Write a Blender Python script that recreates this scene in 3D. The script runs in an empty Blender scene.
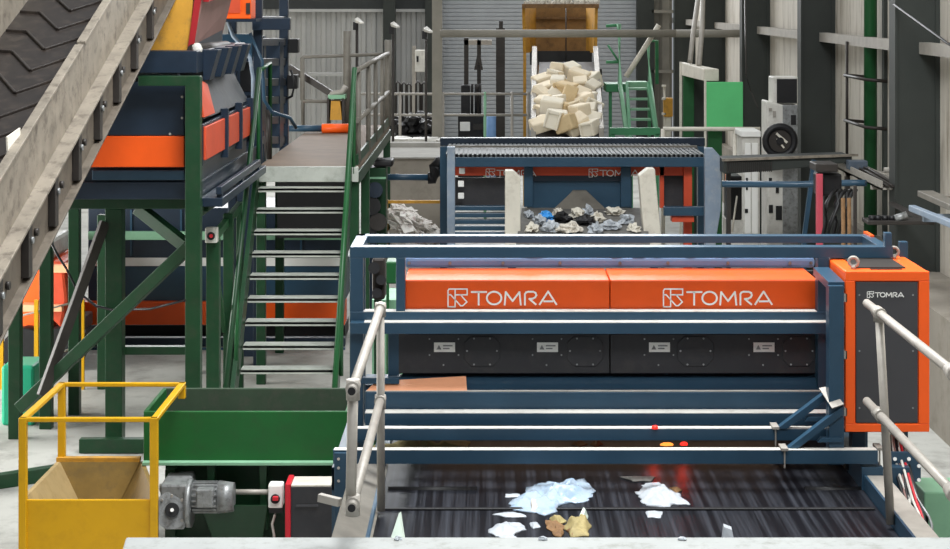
import bpy, bmesh, math, random
from mathutils import Vector, Matrix, noise
random.seed(7)
SC = bpy.context.scene
COL = SC.collection
# ------------------------------------------------------------------ camera
F, CX, H = 1800.0, 487.0, 4.2          # focal length in pixels, column of the vanishing point, eye height
cam = bpy.data.cameras.new('camera')
cam.sensor_width = 36.0
cam.lens = 36.0 * F / 950.0
cam.shift_x = -(CX - 475.0) / 950.0
cam.shift_y = -274.5 / 950.0
cam.clip_end = 300
cam_o = bpy.data.objects.new('camera', cam)
cam_o.location = (0, 0, H)
cam_o.rotation_euler = (math.pi / 2, 0, 0)
COL.objects.link(cam_o)
SC.camera = cam_o
# ------------------------------------------------------------------ light
world = bpy.data.worlds.new('hall_light')
SC.world = world
world.use_nodes = True
bg = world.node_tree.nodes['Background']
bg.inputs[0].default_value = (0.90, 0.95, 1.0, 1)
bg.inputs[1].default_value = 0.34


def area(name, loc, sx, sy, power, col=(1, 1, 1), rot=(0, 0, 0)):
    l = bpy.data.lights.new(name, 'AREA')
    l.shape = 'RECTANGLE'
    l.size, l.size_y, l.energy, l.color = sx, sy, power, col
    o = bpy.data.objects.new(name, l)
    o.location, o.rotation_euler = loc, rot
    COL.objects.link(o)
    return o


area('skylight_and_fill', (0.8, 11.8, 9.5), 4.0, 4.5, 1600, (0.97, 0.99, 1.0))
area('skylight_and_fill', (0.6, 1.5, 10.5), 6.0, 5.0, 950, (0.98, 0.99, 1.0))  # added fill above the camera, brightens the front faces
area('skylight_and_fill', (-0.5, 25.0, 12.0), 5.0, 9.0, 460, (0.97, 0.99, 1.0))
area('skylight_and_fill', (-0.5, 37.0, 12.0), 5.0, 8.0, 330, (0.97, 0.99, 1.0))
area('added_gable_glint', (-2.0, 44.3, 8.0), 14.0, 4.6, 2200, (0.96, 0.98, 1.0), (-math.pi / 2 + .25, 0, 0))  # added high at the back to put glints on the beam tops
area('side_doorway_daylight', (-8.8, 17.6, 1.7), 3.0, 5.0, 800, (1.0, 0.99, 0.96), (0, -math.pi / 2, 0))
SC.view_settings.view_transform = 'Standard'
SC.view_settings.look = 'None'
SC.view_settings.exposure = 0.0
SC.view_settings.gamma = 1.0
SC.view_settings.use_curve_mapping = False


# ------------------------------------------------------------------ materials
def lin(c):
    c /= 255.0
    return c / 12.92 if c <= 0.04045 else ((c + 0.055) / 1.055) ** 2.4


def mat(name, rgb, rough=0.5, metal=0.0, var=0.18, scale=3.0, stretch=(1, 1, 1), bump=0.0, dirt=None, dirt_amt=0.5, emit=0.0, alpha=1.0, trans=0.0, spec=0.35):
    m = bpy.data.materials.new(name)
    m.use_nodes = True
    nt = m.node_tree
    p = nt.nodes['Principled BSDF']
    c = [lin(v) for v in rgb]
    p.inputs['Roughness'].default_value = rough
    p.inputs['Metallic'].default_value = metal
    p.inputs['Specular IOR Level'].default_value = spec
    tc = nt.nodes.new('ShaderNodeTexCoord')
    mp = nt.nodes.new('ShaderNodeMapping')
    mp.inputs['Scale'].default_value = stretch
    nt.links.new(tc.outputs['Object'], mp.inputs[0])
    nz = nt.nodes.new('ShaderNodeTexNoise')
    nz.inputs['Scale'].default_value = scale
    nz.inputs['Detail'].default_value = 6
    nz.inputs['Roughness'].default_value = 0.65
    nt.links.new(mp.outputs[0], nz.inputs['Vector'])
    rp = nt.nodes.new('ShaderNodeValToRGB')
    rp.color_ramp.elements[0].position = 0.3
    rp.color_ramp.elements[1].position = 0.7
    rp.color_ramp.elements[0].color = [v * (1 - var) for v in c] + [1]
    rp.color_ramp.elements[1].color = [min(1, v * (1 + var)) for v in c] + [1]
    nt.links.new(nz.outputs['Fac'], rp.inputs[0])
    out = rp.outputs[0]
    if dirt:
        n2 = nt.nodes.new('ShaderNodeTexNoise')
        n2.inputs['Scale'].default_value = scale * 2.3
        n2.inputs['Detail'].default_value = 8
        n2.inputs['Roughness'].default_value = 0.7
        nt.links.new(mp.outputs[0], n2.inputs['Vector'])
        r2 = nt.nodes.new('ShaderNodeValToRGB')
        r2.color_ramp.elements[0].position = 0.5
        r2.color_ramp.elements[1].position = 0.68
        r2.color_ramp.elements[0].color = (0, 0, 0, 1)
        r2.color_ramp.elements[1].color = (dirt_amt,) * 3 + (1,)
        nt.links.new(n2.outputs['Fac'], r2.inputs[0])
        mx = nt.nodes.new('ShaderNodeMix')
        mx.data_type = 'RGBA'
        nt.links.new(r2.outputs[0], mx.inputs['Factor'])
        nt.links.new(out, mx.inputs['A'])
        mx.inputs['B'].default_value = [lin(v) for v in dirt] + [1]
        out = mx.outputs['Result']
    nt.links.new(out, p.inputs['Base Color'])
    if bump:
        b = nt.nodes.new('ShaderNodeBump')
        b.inputs['Strength'].default_value = bump
        b.inputs['Distance'].default_value = 0.02
        nt.links.new(nz.outputs['Fac'], b.inputs['Height'])
        nt.links.new(b.outputs[0], p.inputs['Normal'])
    if emit:
        p.inputs['Emission Color'].default_value = c + [1]
        p.inputs['Emission Strength'].default_value = emit
    if alpha < 1:
        p.inputs['Alpha'].default_value = alpha
    if trans:
        p.inputs['Transmission Weight'].default_value = trans
    return m


BLUE = mat('blue_painted_steel', (44, 71, 91), 0.33, var=0.12)
BLUE_LIGHT = mat('light_blue_painted_steel', (112, 150, 196), 0.4, var=0.1)
NAVY = mat('navy_painted_steel', (30, 42, 56), 0.36, var=0.2)
ORANGE = mat('orange_painted_steel', (224, 84, 20), 0.4, var=0.06)
ORANGE_HOT = mat('bright_orange_paint', (248, 96, 28), 0.4, var=0.05)
RED_ORANGE = mat('faded_red_orange_paint', (196, 74, 44), 0.5, var=0.12)
PEACH = mat('pale_orange_sheet', (252, 178, 136), 0.35, var=0.05)
BLACK_PANEL = mat('black_sheet_steel', (50, 50, 53), 0.5, var=0.12, dirt=(95, 88, 82), dirt_amt=0.15)
GREY_PANEL = mat('charcoal_door_paint', (66, 66, 69), 0.5, var=0.06)
BLACK = mat('black_rubber_and_plastic', (24, 24, 26), 0.5, var=0.3)
WHITE = mat('white_paint', (236, 236, 232), 0.5, var=0.05)
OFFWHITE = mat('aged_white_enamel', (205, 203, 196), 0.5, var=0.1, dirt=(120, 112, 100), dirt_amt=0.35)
WHITE_BEAM = mat('white_flaking_paint', (150, 153, 151), 0.6, var=0.06, scale=5, dirt=(120, 122, 114), dirt_amt=0.7)
GALV = mat('galvanised_steel_tube', (158, 153, 145), 0.5, metal=0.15, var=0.15, scale=6)
STEEL = mat('cast_grey_metal', (140, 142, 142), 0.42, metal=0.4, var=0.25, scale=9, dirt=(60, 55, 50), dirt_amt=0.6)
GREEN = mat('green_painted_steel', (26, 80, 42), 0.4, var=0.14)
GREEN_DARK = mat('dark_green_paint', (22, 58, 34), 0.4, var=0.18, dirt=(60, 60, 50), dirt_amt=0.3)
GREEN_TROUGH = mat('grassy_green_paint', (20, 88, 38), 0.45, var=0.1, dirt=(40, 70, 40), dirt_amt=0.4)
GREEN_GRIMY = mat('grimy_green_lining', (56, 72, 56), 0.6, var=0.2, dirt=(80, 78, 70), dirt_amt=0.6)
GREEN_SIGN = mat('bright_green_board', (92, 196, 122), 0.5, var=0.05)
GREEN_PALE = mat('pale_green_paint', (126, 172, 140), 0.5, var=0.12)
YELLOW = mat('yellow_painted_steel', (206, 156, 6), 0.42, var=0.05, dirt=(150, 106, 10), dirt_amt=0.2)
YELLOW_OLD = mat('worn_yellow_steel', (190, 140, 50), 0.55, var=0.15, dirt=(120, 95, 60), dirt_amt=0.6)
DUSTY = mat('dusty_hopper_lining', (158, 136, 94), 0.7, var=0.14, dirt=(120, 100, 60), dirt_amt=0.5)
FRAME = mat('dusty_grey_conveyor_steel', (128, 120, 108), 0.5, metal=0.1, var=0.22, scale=4, dirt=(70, 62, 54), dirt_amt=0.8)
GALV_DULL = mat('dull_old_galvanised_tube', (112, 108, 100), 0.55, metal=0.1, var=0.2, scale=6)
GREEN_MID = mat('faded_green_paint', (62, 128, 88), 0.5, var=0.12)
ROOF_GREY = mat('dusty_ribbed_sheet', (92, 96, 98), 0.6, var=0.15, scale=3, dirt=(130, 128, 122), dirt_amt=0.4)
CHEEK = mat('dark_dusty_slope_steel', (34, 40, 46), 0.6, var=0.3, dirt=(70, 70, 68), dirt_amt=0.5)
PALE_PLATE = mat('pale_grey_blue_plate', (126, 140, 156), 0.5, var=0.12, dirt=(170, 170, 166), dirt_amt=0.4)
FRAME_MID = mat('grimy_conveyor_channel_steel', (98, 90, 80), 0.5, metal=0.1, var=0.22, scale=4, dirt=(56, 50, 44), dirt_amt=0.7)
FRAME_DARK = mat('greasy_dark_steel', (52, 48, 45), 0.5, metal=0.2, var=0.25)
BELT_BROWN = mat('brown_black_chevron_rubber', (36, 31, 28), 0.34, var=0.25, scale=5, dirt=(76, 66, 58), dirt_amt=0.4)
MAUVE = mat('mauve_dusty_steel', (140, 108, 102), 0.6, var=0.12)
MAROON = mat('maroon_painted_edge', (150, 28, 34), 0.5, var=0.1)
RED = mat('red_paint', (196, 34, 48), 0.45, var=0.1)
GREYBLUE = mat('dusty_grey_blue_steel', (74, 84, 96), 0.45, var=0.25, dirt=(116, 114, 108), dirt_amt=0.4)
CONCRETE = mat('bare_concrete', (138, 132, 122), 0.8, var=0.12, scale=1.2, dirt=(112, 104, 92), dirt_amt=0.6, bump=0.2)
BLOCK = mat('grey_blockwork', (150, 148, 142), 0.8, var=0.15, scale=3)
FLOOR = mat('dusty_concrete_floor', (176, 176, 170), 0.6, var=0.14, scale=0.7, dirt=(104, 100, 94), dirt_amt=0.6)
DECK = mat('dusty_brown_deck', (118, 100, 84), 0.7, var=0.2, scale=1.5, dirt=(110, 92, 76), dirt_amt=0.6)
WALL_GREY = mat('grey_profiled_cladding', (172, 172, 170), 0.6, var=0.08, scale=1.0)
WALL_WHITE = mat('stained_white_cladding', (190, 184, 173), 0.7, var=0.1, scale=2.0, stretch=(1, 1, 0.15), dirt=(120, 108, 90), dirt_amt=0.75)
DARK_COL = mat('dark_painted_column', (46, 50, 47), 0.6, var=0.16, scale=1.2)
SHUTTER = mat('roller_shutter_steel', (156, 160, 164), 0.5, metal=0.1, var=0.08)
DARK_BAND = mat('dark_upper_cladding', (52, 55, 55), 0.7, var=0.1)
COLUMN_GREY = mat('grey_beige_column', (134, 130, 120), 0.6, var=0.12)
FOAM = mat('cream_foam', (240, 226, 200), 0.8, var=0.05, scale=2, dirt=(188, 160, 120), dirt_amt=0.4)
FOAM_PALE = mat('off_white_foam', (238, 230, 212), 0.8, var=0.05, scale=2, dirt=(190, 170, 136), dirt_amt=0.3)
FOAM_TAN = mat('tan_foam', (214, 190, 148), 0.8, var=0.08, scale=2, dirt=(160, 130, 90), dirt_amt=0.4)
BROWN = mat('brown_rusty_lining', (134, 100, 58), 0.7, var=0.2, dirt=(80, 60, 40), dirt_amt=0.5)
CREAM = mat('cream_worn_board', (208, 203, 190), 0.6, var=0.08, dirt=(160, 152, 138), dirt_amt=0.5)
MESH_GREY = mat('dark_grey_dusty_rubber', (104, 102, 98), 0.7, var=0.3, scale=8)
PAPER = mat('shredded_paper', (240, 236, 230), 0.8, var=0.15, scale=4, dirt=(110, 56, 56), dirt_amt=0.8)
FILM = mat('pale_blue_plastic_film', (186, 204, 220), 0.2, var=0.1, scale=5, dirt=(120, 168, 214), dirt_amt=0.5, alpha=0.66)
PALE_SHARD = mat('pale_cloudy_plastic', (196, 210, 198), 0.4, var=0.1)
LINING = mat('dusty_yellow_brown_lining', (132, 108, 58), 0.7, var=0.25, dirt=(96, 84, 60), dirt_amt=0.6)
FILM_WHITE = mat('white_plastic_film', (186, 192, 198), 0.3, var=0.1, scale=8, alpha=0.8)
CARD = mat('brown_cardboard', (120, 90, 58), 0.75, var=0.3, scale=12, dirt=(90, 64, 44), dirt_amt=0.7)
BOARD = mat('pale_splintered_board', (150, 136, 92), 0.7, var=0.3, scale=14, dirt=(120, 112, 70), dirt_amt=0.6)
DEBRIS = mat('mixed_waste', (210, 204, 192), 0.7, var=0.25, scale=14, dirt=(70, 66, 62), dirt_amt=0.8)
BLUE_BAG = mat('sky_blue_plastic', (64, 150, 220), 0.35, var=0.15)
TEAL = mat('teal_plastic', (40, 170, 130), 0.45, var=0.08)
LED_RED = mat('red_lamp_glow', (255, 40, 30), 0.4, var=0.0, emit=2.2)
LED_AMBER = mat('amber_lamp_glow', (255, 150, 60), 0.4, var=0.0, emit=1.5)
LAMP_GLOW = mat('floodlight_glass', (255, 250, 240), 0.3, var=0.0, emit=1.2)
STEPS = mat('worn_steel_tread', (176, 180, 172), 0.5, var=0.12, dirt=(120, 124, 112), dirt_amt=0.5)


def belt_material():
    m = bpy.data.materials.new('shiny_black_belt')
    m.use_nodes = True
    nt = m.node_tree
    p = nt.nodes['Principled BSDF']
    tc = nt.nodes.new('ShaderNodeTexCoord')
    mp = nt.nodes.new('ShaderNodeMapping')
    mp.inputs['Scale'].default_value = (10, 0.14, 1)
    nt.links.new(tc.outputs['Object'], mp.inputs[0])
    nz = nt.nodes.new('ShaderNodeTexNoise')
    nz.inputs['Scale'].default_value = 1.6
    nz.inputs['Detail'].default_value = 7
    nz.inputs['Roughness'].default_value = 0.7
    nt.links.new(mp.outputs[0], nz.inputs['Vector'])
    r = nt.nodes.new('ShaderNodeValToRGB')
    e = r.color_ramp.elements
    e[0].position, e[0].color = 0.46, (0.004, 0.004, 0.006, 1)
    e[1].position, e[1].color = 0.78, (0.06, 0.065, 0.08, 1)  # streaks imitate skylight reflections in the base colour
    nt.links.new(nz.outputs['Fac'], r.inputs[0])
    nt.links.new(r.outputs[0], p.inputs['Base Color'])
    rr = nt.nodes.new('ShaderNodeMapRange')
    rr.inputs['To Min'].default_value = 0.3
    p.inputs['Specular IOR Level'].default_value = 0.18
    rr.inputs['To Max'].default_value = 0.5
    nt.links.new(nz.outputs['Fac'], rr.inputs[0])
    nt.links.new(rr.outputs[0], p.inputs['Roughness'])
    return m


BELT = belt_material()


# ------------------------------------------------------------------ geometry helpers
def wx(x, Y): return (x - CX) * Y / F
def wz(y, Y): return H - y * Y / F
def W(x, y, Y): return Vector((wx(x, Y), Y, wz(y, Y)))


def on_plane(x, y, z):
    Y = (H - z) * F / y
    return Vector((wx(x, Y), Y, z))


ROOT = {}


class MB:
    def __init__(self):
        self.bm = bmesh.new()

    def box(self, x0, x1, y0, y1, z0, z1):
        v = [self.bm.verts.new((x, y, z)) for z in (z0, z1) for y in (y0, y1) for x in (x0, x1)]
        for f in ((0, 2, 3, 1), (4, 5, 7, 6), (0, 1, 5, 4), (2, 6, 7, 3), (0, 4, 6, 2), (1, 3, 7, 5)):
            self.bm.faces.new([v[i] for i in f])
        return self

    def R(self, x0, y0, x1, y1, Y, d=0.1):
        return self.box(wx(x0, Y), wx(x1, Y), Y, Y + d, wz(y1, Y), wz(y0, Y))

    def RF(self, x0, y0, x1, Y, d=0.1, zb=0.0):     # front rectangle that reaches down to height zb
        return self.box(wx(x0, Y), wx(x1, Y), Y, Y + d, zb, wz(y0, Y))

    def bar(self, p, q, w=0.1, h=0.1, up=(0, 0, 1)):
        p, q = Vector(p), Vector(q)
        t = (q - p).normalized()
        u = Vector(up)
        if abs(t.dot(u)) > 0.98:
            u = Vector((0, 1, 0))
        s = t.cross(u).normalized()
        u = s.cross(t)
        v = []
        for c in (p, q):
            for a, b in ((-1, -1), (1, -1), (1, 1), (-1, 1)):
                v.append(self.bm.verts.new(c + s * (a * w / 2) + u * (b * h / 2)))
        for f in ((3, 2, 1, 0), (4, 5, 6, 7), (0, 1, 5, 4), (1, 2, 6, 5), (2, 3, 7, 6), (3, 0, 4, 7)):
            self.bm.faces.new([v[i] for i in f])
        return self

    def tube(self, pts, r, n=10, caps=True, r2=None):
        pts = [Vector(p) for p in pts]
        rings = []
        k = len(pts)
        for i, p in enumerate(pts):
            a, b = pts[max(i - 1, 0)], pts[min(i + 1, k - 1)]
            t = (b - a).normalized()
            u = Vector((0, 0, 1)) if abs(t.z) < 0.95 else Vector((0, 1, 0))
            s = t.cross(u).normalized()
            u = s.cross(t)
            rr = r if r2 is None else r + (r2 - r) * i / (k - 1)
            rings.append([self.bm.verts.new(p + (s * math.cos(2 * math.pi * j / n) + u * math.sin(2 * math.pi * j / n)) * rr) for j in range(n)])
        for a, b in zip(rings, rings[1:]):
            for j in range(n):
                f = self.bm.faces.new((a[j], a[(j + 1) % n], b[(j + 1) % n], b[j]))
                f.smooth = True
        if caps:
            self.bm.faces.new(rings[0][::-1])
            self.bm.faces.new(rings[-1])
        return self

    def cyl(self, p, q, r, n=16, r2=None):
        return self.tube([p, q], r, n, True, r2)

    def ring(self, c, axis, R, r, n=20, m=8):
        axis = Vector(axis).normalized()
        u = axis.orthogonal().normalized()
        w = axis.cross(u)
        rows = []
        for i in range(n):
            a = 2 * math.pi * i / n
            d = u * math.cos(a) + w * math.sin(a)
            rows.append([self.bm.verts.new(Vector(c) + d * (R + r * math.cos(2 * math.pi * j / m)) + axis * (r * math.sin(2 * math.pi * j / m))) for j in range(m)])
        for i in range(n):
            for j in range(m):
                f = self.bm.faces.new((rows[i][j], rows[i][(j + 1) % m], rows[(i + 1) % n][(j + 1) % m], rows[(i + 1) % n][j]))
                f.smooth = True
        return self

    def prism(self, poly, off):
        off = Vector(off)
        a = [self.bm.verts.new(Vector(p)) for p in poly]
        b = [self.bm.verts.new(Vector(p) + off) for p in poly]
        n = len(poly)
        self.bm.faces.new(a[::-1])
        self.bm.faces.new(b)
        for i in range(n):
            self.bm.faces.new((a[i], a[(i + 1) % n], b[(i + 1) % n], b[i]))
        return self

    def P(self, pix, Y, d=0.1):                       # outline standing at distance Y, d metres thick
        return self.prism([W(x, y, Y) for x, y in pix], (0, d, 0))

    def hull(self, a, b):                             # two loops of equal length joined by a skin
        a = [self.bm.verts.new(Vector(p)) for p in a]
        b = [self.bm.verts.new(Vector(p)) for p in b]
        n = len(a)
        self.bm.faces.new(a[::-1])
        self.bm.faces.new(b)
        for i in range(n):
            self.bm.faces.new((a[i], a[(i + 1) % n], b[(i + 1) % n], b[i]))
        return self

    def blob(self, c, s, seed=0, amp=0.35, sub=2, freq=1.6, flat=True):
        c = Vector(c)
        tmp = bmesh.new()
        bmesh.ops.create_icosphere(tmp, subdivisions=sub, radius=1)
        vs = {}
        for v in tmp.verts:
            k = 1 + amp * noise.noise(v.co * freq + Vector((seed * 3.7, seed * 1.3, seed)))
            q = Vector((v.co.x * s[0] * k, v.co.y * s[1] * k, v.co.z * s[2] * k))
            if flat:
                q.z = max(q.z, -0.45 * s[2]) + 0.45 * s[2]
            vs[v] = self.bm.verts.new(c + q)
        for f in tmp.faces:
            self.bm.faces.new([vs[v] for v in f.verts])
        tmp.free()
        return self

    def film(self, pix, z, h, seed=0, rings=14, n=72, amp=0.9):
        P0 = [on_plane(x, y, z) for x, y in pix]
        k = len(P0)
        L = [(P0[(i + 1) % k] - P0[i]).length for i in range(k)]
        T = sum(L)
        out = []
        for j in range(n):
            t = T * j / n
            i = 0
            while t > L[i]:
                t -= L[i]
                i += 1
            out.append(P0[i].lerp(P0[(i + 1) % k], t / L[i]))
        edge = []
        for i, p in enumerate(out):
            edge.append( p + Vector((noise.noise(Vector((p.x * 22, p.y * 14, seed))), 1.4 * noise.noise(Vector((p.x * 18, p.y * 18, seed + 9.5))), 0)) * min(.035, T * .03))
        c = sum(out, Vector()) / n
        rows = []
        for r in range(rings):
            f = 1 - r / rings
            row = []
            w = (r / rings) ** .5
            for p, e in zip(out, edge):
                q = c + (e.lerp(p, min(1, w * 2)) - c) * f
                if r:
                    q += Vector((noise.noise(q * 15 + Vector((seed, 3, 0))), noise.noise(q * 13 + Vector((0, seed, 7))), 0)) * min(.016, T * .012)
                hh = h * math.sin(min(1, (1 - f) * 1.6) * math.pi / 2)
                nz = noise.noise(Vector((q.x * 11, q.y * 7, seed * 5.1))) - 0.7 * abs(noise.noise(Vector((q.x * 17, q.y * 10, seed * 2.1)))) + .25 * noise.noise(Vector((q.x * 36, q.y * 16, seed * 3.3)))
                row.append(self.bm.verts.new(q + Vector((0, 0, 0.006 + max(0, hh * (0.75 + amp * nz))))))
            rows.append(row)
        top = self.bm.verts.new(c + Vector((0, 0, h)))
        for a, b in zip(rows, rows[1:]):
            for j in range(n):
                self.bm.faces.new((a[j], a[(j + 1) % n], b[(j + 1) % n], b[j])).smooth = True
        for j in range(n):
            self.bm.faces.new((rows[-1][j], rows[-1][(j + 1) % n], top)).smooth = True
        low = [self.bm.verts.new(Vector((v.co.x, v.co.y, z + 0.002))) for v in rows[0]]
        for j in range(n):
            self.bm.faces.new((low[j], low[(j + 1) % n], rows[0][(j + 1) % n], rows[0][j]))
        self.bm.faces.new(low[::-1])
        return self

    def build(self, name, m, parent=None, bevel=0.0, loc=None):
        bmesh.ops.recalc_face_normals(self.bm, faces=self.bm.faces)
        me = bpy.data.meshes.new(name)
        if parent is not None:
            base = ROOT[parent.name]
        elif loc is not None:
            base = Vector(loc)
        else:
            xs = [v.co for v in self.bm.verts]
            base = Vector(((min(p.x for p in xs) + max(p.x for p in xs)) / 2, (min(p.y for p in xs) + max(p.y for p in xs)) / 2, min(p.z for p in xs)))
        bmesh.ops.translate(self.bm, verts=self.bm.verts, vec=-base)
        self.bm.to_mesh(me)
        self.bm.free()
        me.materials.append(m)
        o = bpy.data.objects.new(name, me)
        COL.objects.link(o)
        if parent is not None:
            o.parent = parent
        else:
            o.location = base
        ROOT[o.name] = base
        if bevel:
            b = o.modifiers.new('bevel', 'BEVEL')
            b.width, b.segments, b.limit_method = bevel, 2, 'ANGLE'
            b.harden_normals = False
        return o

    def thing(self, name, m, label, cat, group=None, bevel=0.0, kind=None):
        return tag(self.build(name, m, None, bevel), label, cat, group, kind)

    def struct(self, name, m, bevel=0.0):
        o = self.build(name, m, None, bevel, (0, 0, 0))
        o['kind'] = 'structure'
        return o


def tag(o, label, cat, group=None, kind=None):
    o['label'], o['category'] = label, cat
    if group:
        o['group'] = group
    if kind:
        o['kind'] = kind
    return o


def thing(name, loc, label, cat, group=None):
    o = bpy.data.objects.new(name, None)
    o.empty_display_size = 0.2
    o.location = loc
    COL.objects.link(o)
    ROOT[o.name] = Vector(loc)
    return tag(o, label, cat, group)


def copy_tree(o, parent=None):
    c = o.copy()
    COL.objects.link(c)
    if parent:
        c.parent = parent
    for ch in list(o.children):
        copy_tree(ch, c)
    return c


def R(*a): return MB().R(*a)


LETTERS = {
    'T': [[(270, 92), (378, 92)], [(322, 92), (322, 185)]],
    'O': [[(435 + 53 * math.cos(k * math.pi / 12), 136 + 46 * math.sin(k * math.pi / 12)) for k in range(25)]],
    'M': [[(512, 185), (520, 92), (570, 158), (620, 92), (630, 185)]],
    'R': [[(660, 185), (660, 108), (668, 95), (684, 90), (722, 90), (738, 98), (744, 114), (736, 130), (718, 140), (692, 142), (740, 182)]],
    'A': [[(768, 182), (830, 88), (890, 182)], [(800, 160), (862, 160)]],
    'mark': [[(98, 200), (98, 82), (106, 70), (238, 70), (238, 112), (150, 112)], [(98, 200), (150, 200), (150, 70)], [(98, 112), (118, 112), (190, 192), (206, 192), (236, 164), (190, 112)]],
}


def lettering(px0, py0, k, Y, t=0.004, w=13, keys='mark T O M R A', bold=1.0):
    """strokes of the sorter maker's mark, px0/py0 = pixel of the mark's top left corner, k = size factor"""
    mb = MB()
    for key in keys.split():
        for line in LETTERS[key]:
            ww = (w if key != 'mark' else w * 0.7) * k * bold / 7.308 * Y / F
            pts = [W(px0 + (x - 98) * k / 7.308, py0 + (y - 68) * k / 7.308, Y - t / 2) for x, y in line]
            for i, (a, b) in enumerate(zip(pts, pts[1:])):
                d = (b - a).normalized() * ww * 0.35
                q = Vector((0, -0.0003 * (i % 5), 0))        # strokes lap over each other
                mb.prism([v + q for v in strip(a - d, b + d, ww)], (0, t, 0))
    return mb


def strip(a, b, w):
    t = (b - a).normalized()
    s = Vector((-t.z, 0, t.x)) * w / 2
    return [a + s, b + s, b - s, a - s]


# ================================================================== the setting
MB().box(-14, 6, 2, 46, -0.1, 0).struct('floor', FLOOR)


def corrugated(x0, x1, Y, z0, z1, pitch=0.25, depth=0.05):
    mb = MB()
    n = int((x1 - x0) / pitch)
    prof = []
    for i in range(n):
        a = x0 + i * pitch
        prof += [(a, Y), (a + pitch * .35, Y), (a + pitch * .5, Y - depth), (a + pitch * .85, Y - depth)]
    prof += [(x0 + n * pitch, Y), (x0 + n * pitch, Y + .06), (x0, Y + .06)]
    return mb.prism([(x, y, z0) for x, y in prof], (0, 0, z1 - z0))


# back wall: cladding left and right of a wide roller shutter
corrugated(-14, wx(440, 45), 45, 0, wz(9, 45)).struct('wall_back', WALL_GREY)
corrugated(wx(652, 45), 5.0, 45, 0, 9, 0.5, 0.09).struct('wall_back_right', COLUMN_GREY)
MB().box(-14, wx(440, 45), 44.86, 45.1, wz(9, 45), 10).struct('wall_back_upper', DARK_BAND)
MB().box(wx(440, 45), 5.0, 45.05, 45.2, 7.4, 10).struct('wall_back_lintel', DARK_BAND)
R(288, 9, 440, 12, 44.8, .08).struct('trim_1', WALL_GREY)
mb = MB()
zz = 0.0
while zz < 7.4:
    mb.box(wx(440, 45), wx(652, 45), 45.0, 45.06, zz, zz + .085)
    zz += .1
    mb.box(wx(440, 45), wx(652, 45), 45.03, 45.05, zz - .02, zz)
mb.struct('door_1', SHUTTER)
MB().box(wx(636, 45), wx(653, 45), 44.7, 45.0, 0, 9).struct('trim_2', DARK_COL)
R(652, 70, 676, 73, 44.7, .12).struct('trim_3', COLUMN_GREY)
R(652, 10, 676, 13, 44.7, .12).struct('trim_4', COLUMN_GREY)
MB().box(wx(383, 44.4), wx(395, 44.4), 44.4, 44.8, 0, 10).struct('trim_5', DARK_COL)
MB().box(wx(425, 44.4), wx(441, 44.4), 44.4, 44.8, 0, 10).struct('trim_6', DARK_COL)

# right wall: white stained cladding between dark steel columns
MB().box(5.03, 5.15, 8, 45.2, 1.18, 10).struct('wall_right', WALL_WHITE)
MB().box(4.35, 5.03, 8, 19.9, 0, 1.18).struct('wall_right_lower', CONCRETE)
MB().box(4.9, 5.03, 19.9, 45, 0, 1.18).struct('wall_right_plinth', CONCRETE)
for i, Y in enumerate((14, 20, 26, 32, 38, 43.5)):
    mb = MB()
    mb.box(4.53, 4.56, Y - .02, Y + .28, 0, 10).box(4.55, 5.03, Y, Y + .02 + .02, 0, 10).box(4.98, 5.03, Y - .02, Y + .28, 0, 10)
    mb.struct('trim_%d' % (10 + i), DARK_COL)
    MB().box(4.80, 4.92, Y + .3, Y + 6.0, H - .60, H - .47).struct('trim_%d' % (20 + i), GALV)
    # narrow flashing where panels lap
    MB().box(4.985, 5.03, Y + 2.6, Y + 2.72, 1.18, 10).struct('trim_%d' % (30 + i), DARK_COL)
# left wall with an open daylight doorway
MB().box(-9.2, -9.0, 2, 13.8, 0, 10).box(-9.2, -9.0, 20.2, 45, 0, 10).box(-9.2, -9.0, 13.8, 20.2, 5.2, 10).struct('wall_left', WALL_WHITE)

# ================================================================== the front sorter
CABLES = []
s = thing('optical_sorter', (0.7, 11.6, 0), 'large blue framed sorting machine with an orange hood across the black belt', 'machine')
mb = MB()
mb.R(350, 247, 893, 258, 11.5, .1)
f0 = mb.build('top_beam', BLUE, s, .002)
mb = MB(); mb.R(362, 236, 868, 243, 12.05, .1); mb.build('top_beam', BLUE, s, .002)
MB().box(wx(868, 12.05), wx(872, 12.05), 11.98, 12.2, wz(243, 12.05), wz(234, 12.05)).build('end_flange', ORANGE, s)
MB().box(wx(350, 11.5), wx(362, 11.5), 11.6, 12.15, wz(258, 11.5), wz(247, 11.5)).build('side_beam', BLUE, s, .002)
MB().box(wx(880, 11.5), wx(891, 11.5), 11.6, 12.05, wz(258, 11.5), wz(247, 11.5)).build('side_beam', BLUE, s, .002)
R(885, 233, 892, 247, 11.5, .06).build('lug', BLUE, s, .002)
R(900, 242, 908, 262, 11.62, .06).build('lug', BLUE, s, .002)
ZB = H - 2.83                                          # top of the base frame
MB().RF(350, 258, 363, 11.5, .1, ZB).build('post', BLUE, s, .002)
MB().box(wx(350, 11.5), wx(359, 11.5), 12.05, 12.15, ZB, wz(247, 11.5)).build('post', BLUE, s, .002)
R(396, 258, 405, 312, 11.5, .1).build('post', BLUE, s, .002)
R(388, 334, 399, 376, 11.6, .1).build('post', BLUE, s, .002)
MB().RF(818, 258, 829, 11.5, .1, ZB).build('post', BLUE, s, .002)
# right channel post with a mitred top
mb = MB().RF(829, 286, 844, 10.95, .1, ZB)
mb.bar(W(821, 271, 11.42), W(836.5, 286, 10.99), .10, .05)
mb.build('channel_post', BLUE, s, .002)
R(350, 312, 829, 321, 11.493, .09).build('crossbeam', BLUE, s, .002)
R(350, 323, 829, 334, 11.41, .1).build('crossbeam', BLUE, s, .002)
R(350, 378, 399, 384, 11.49, .06).build('crossbeam', BLUE, s, .002)
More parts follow.
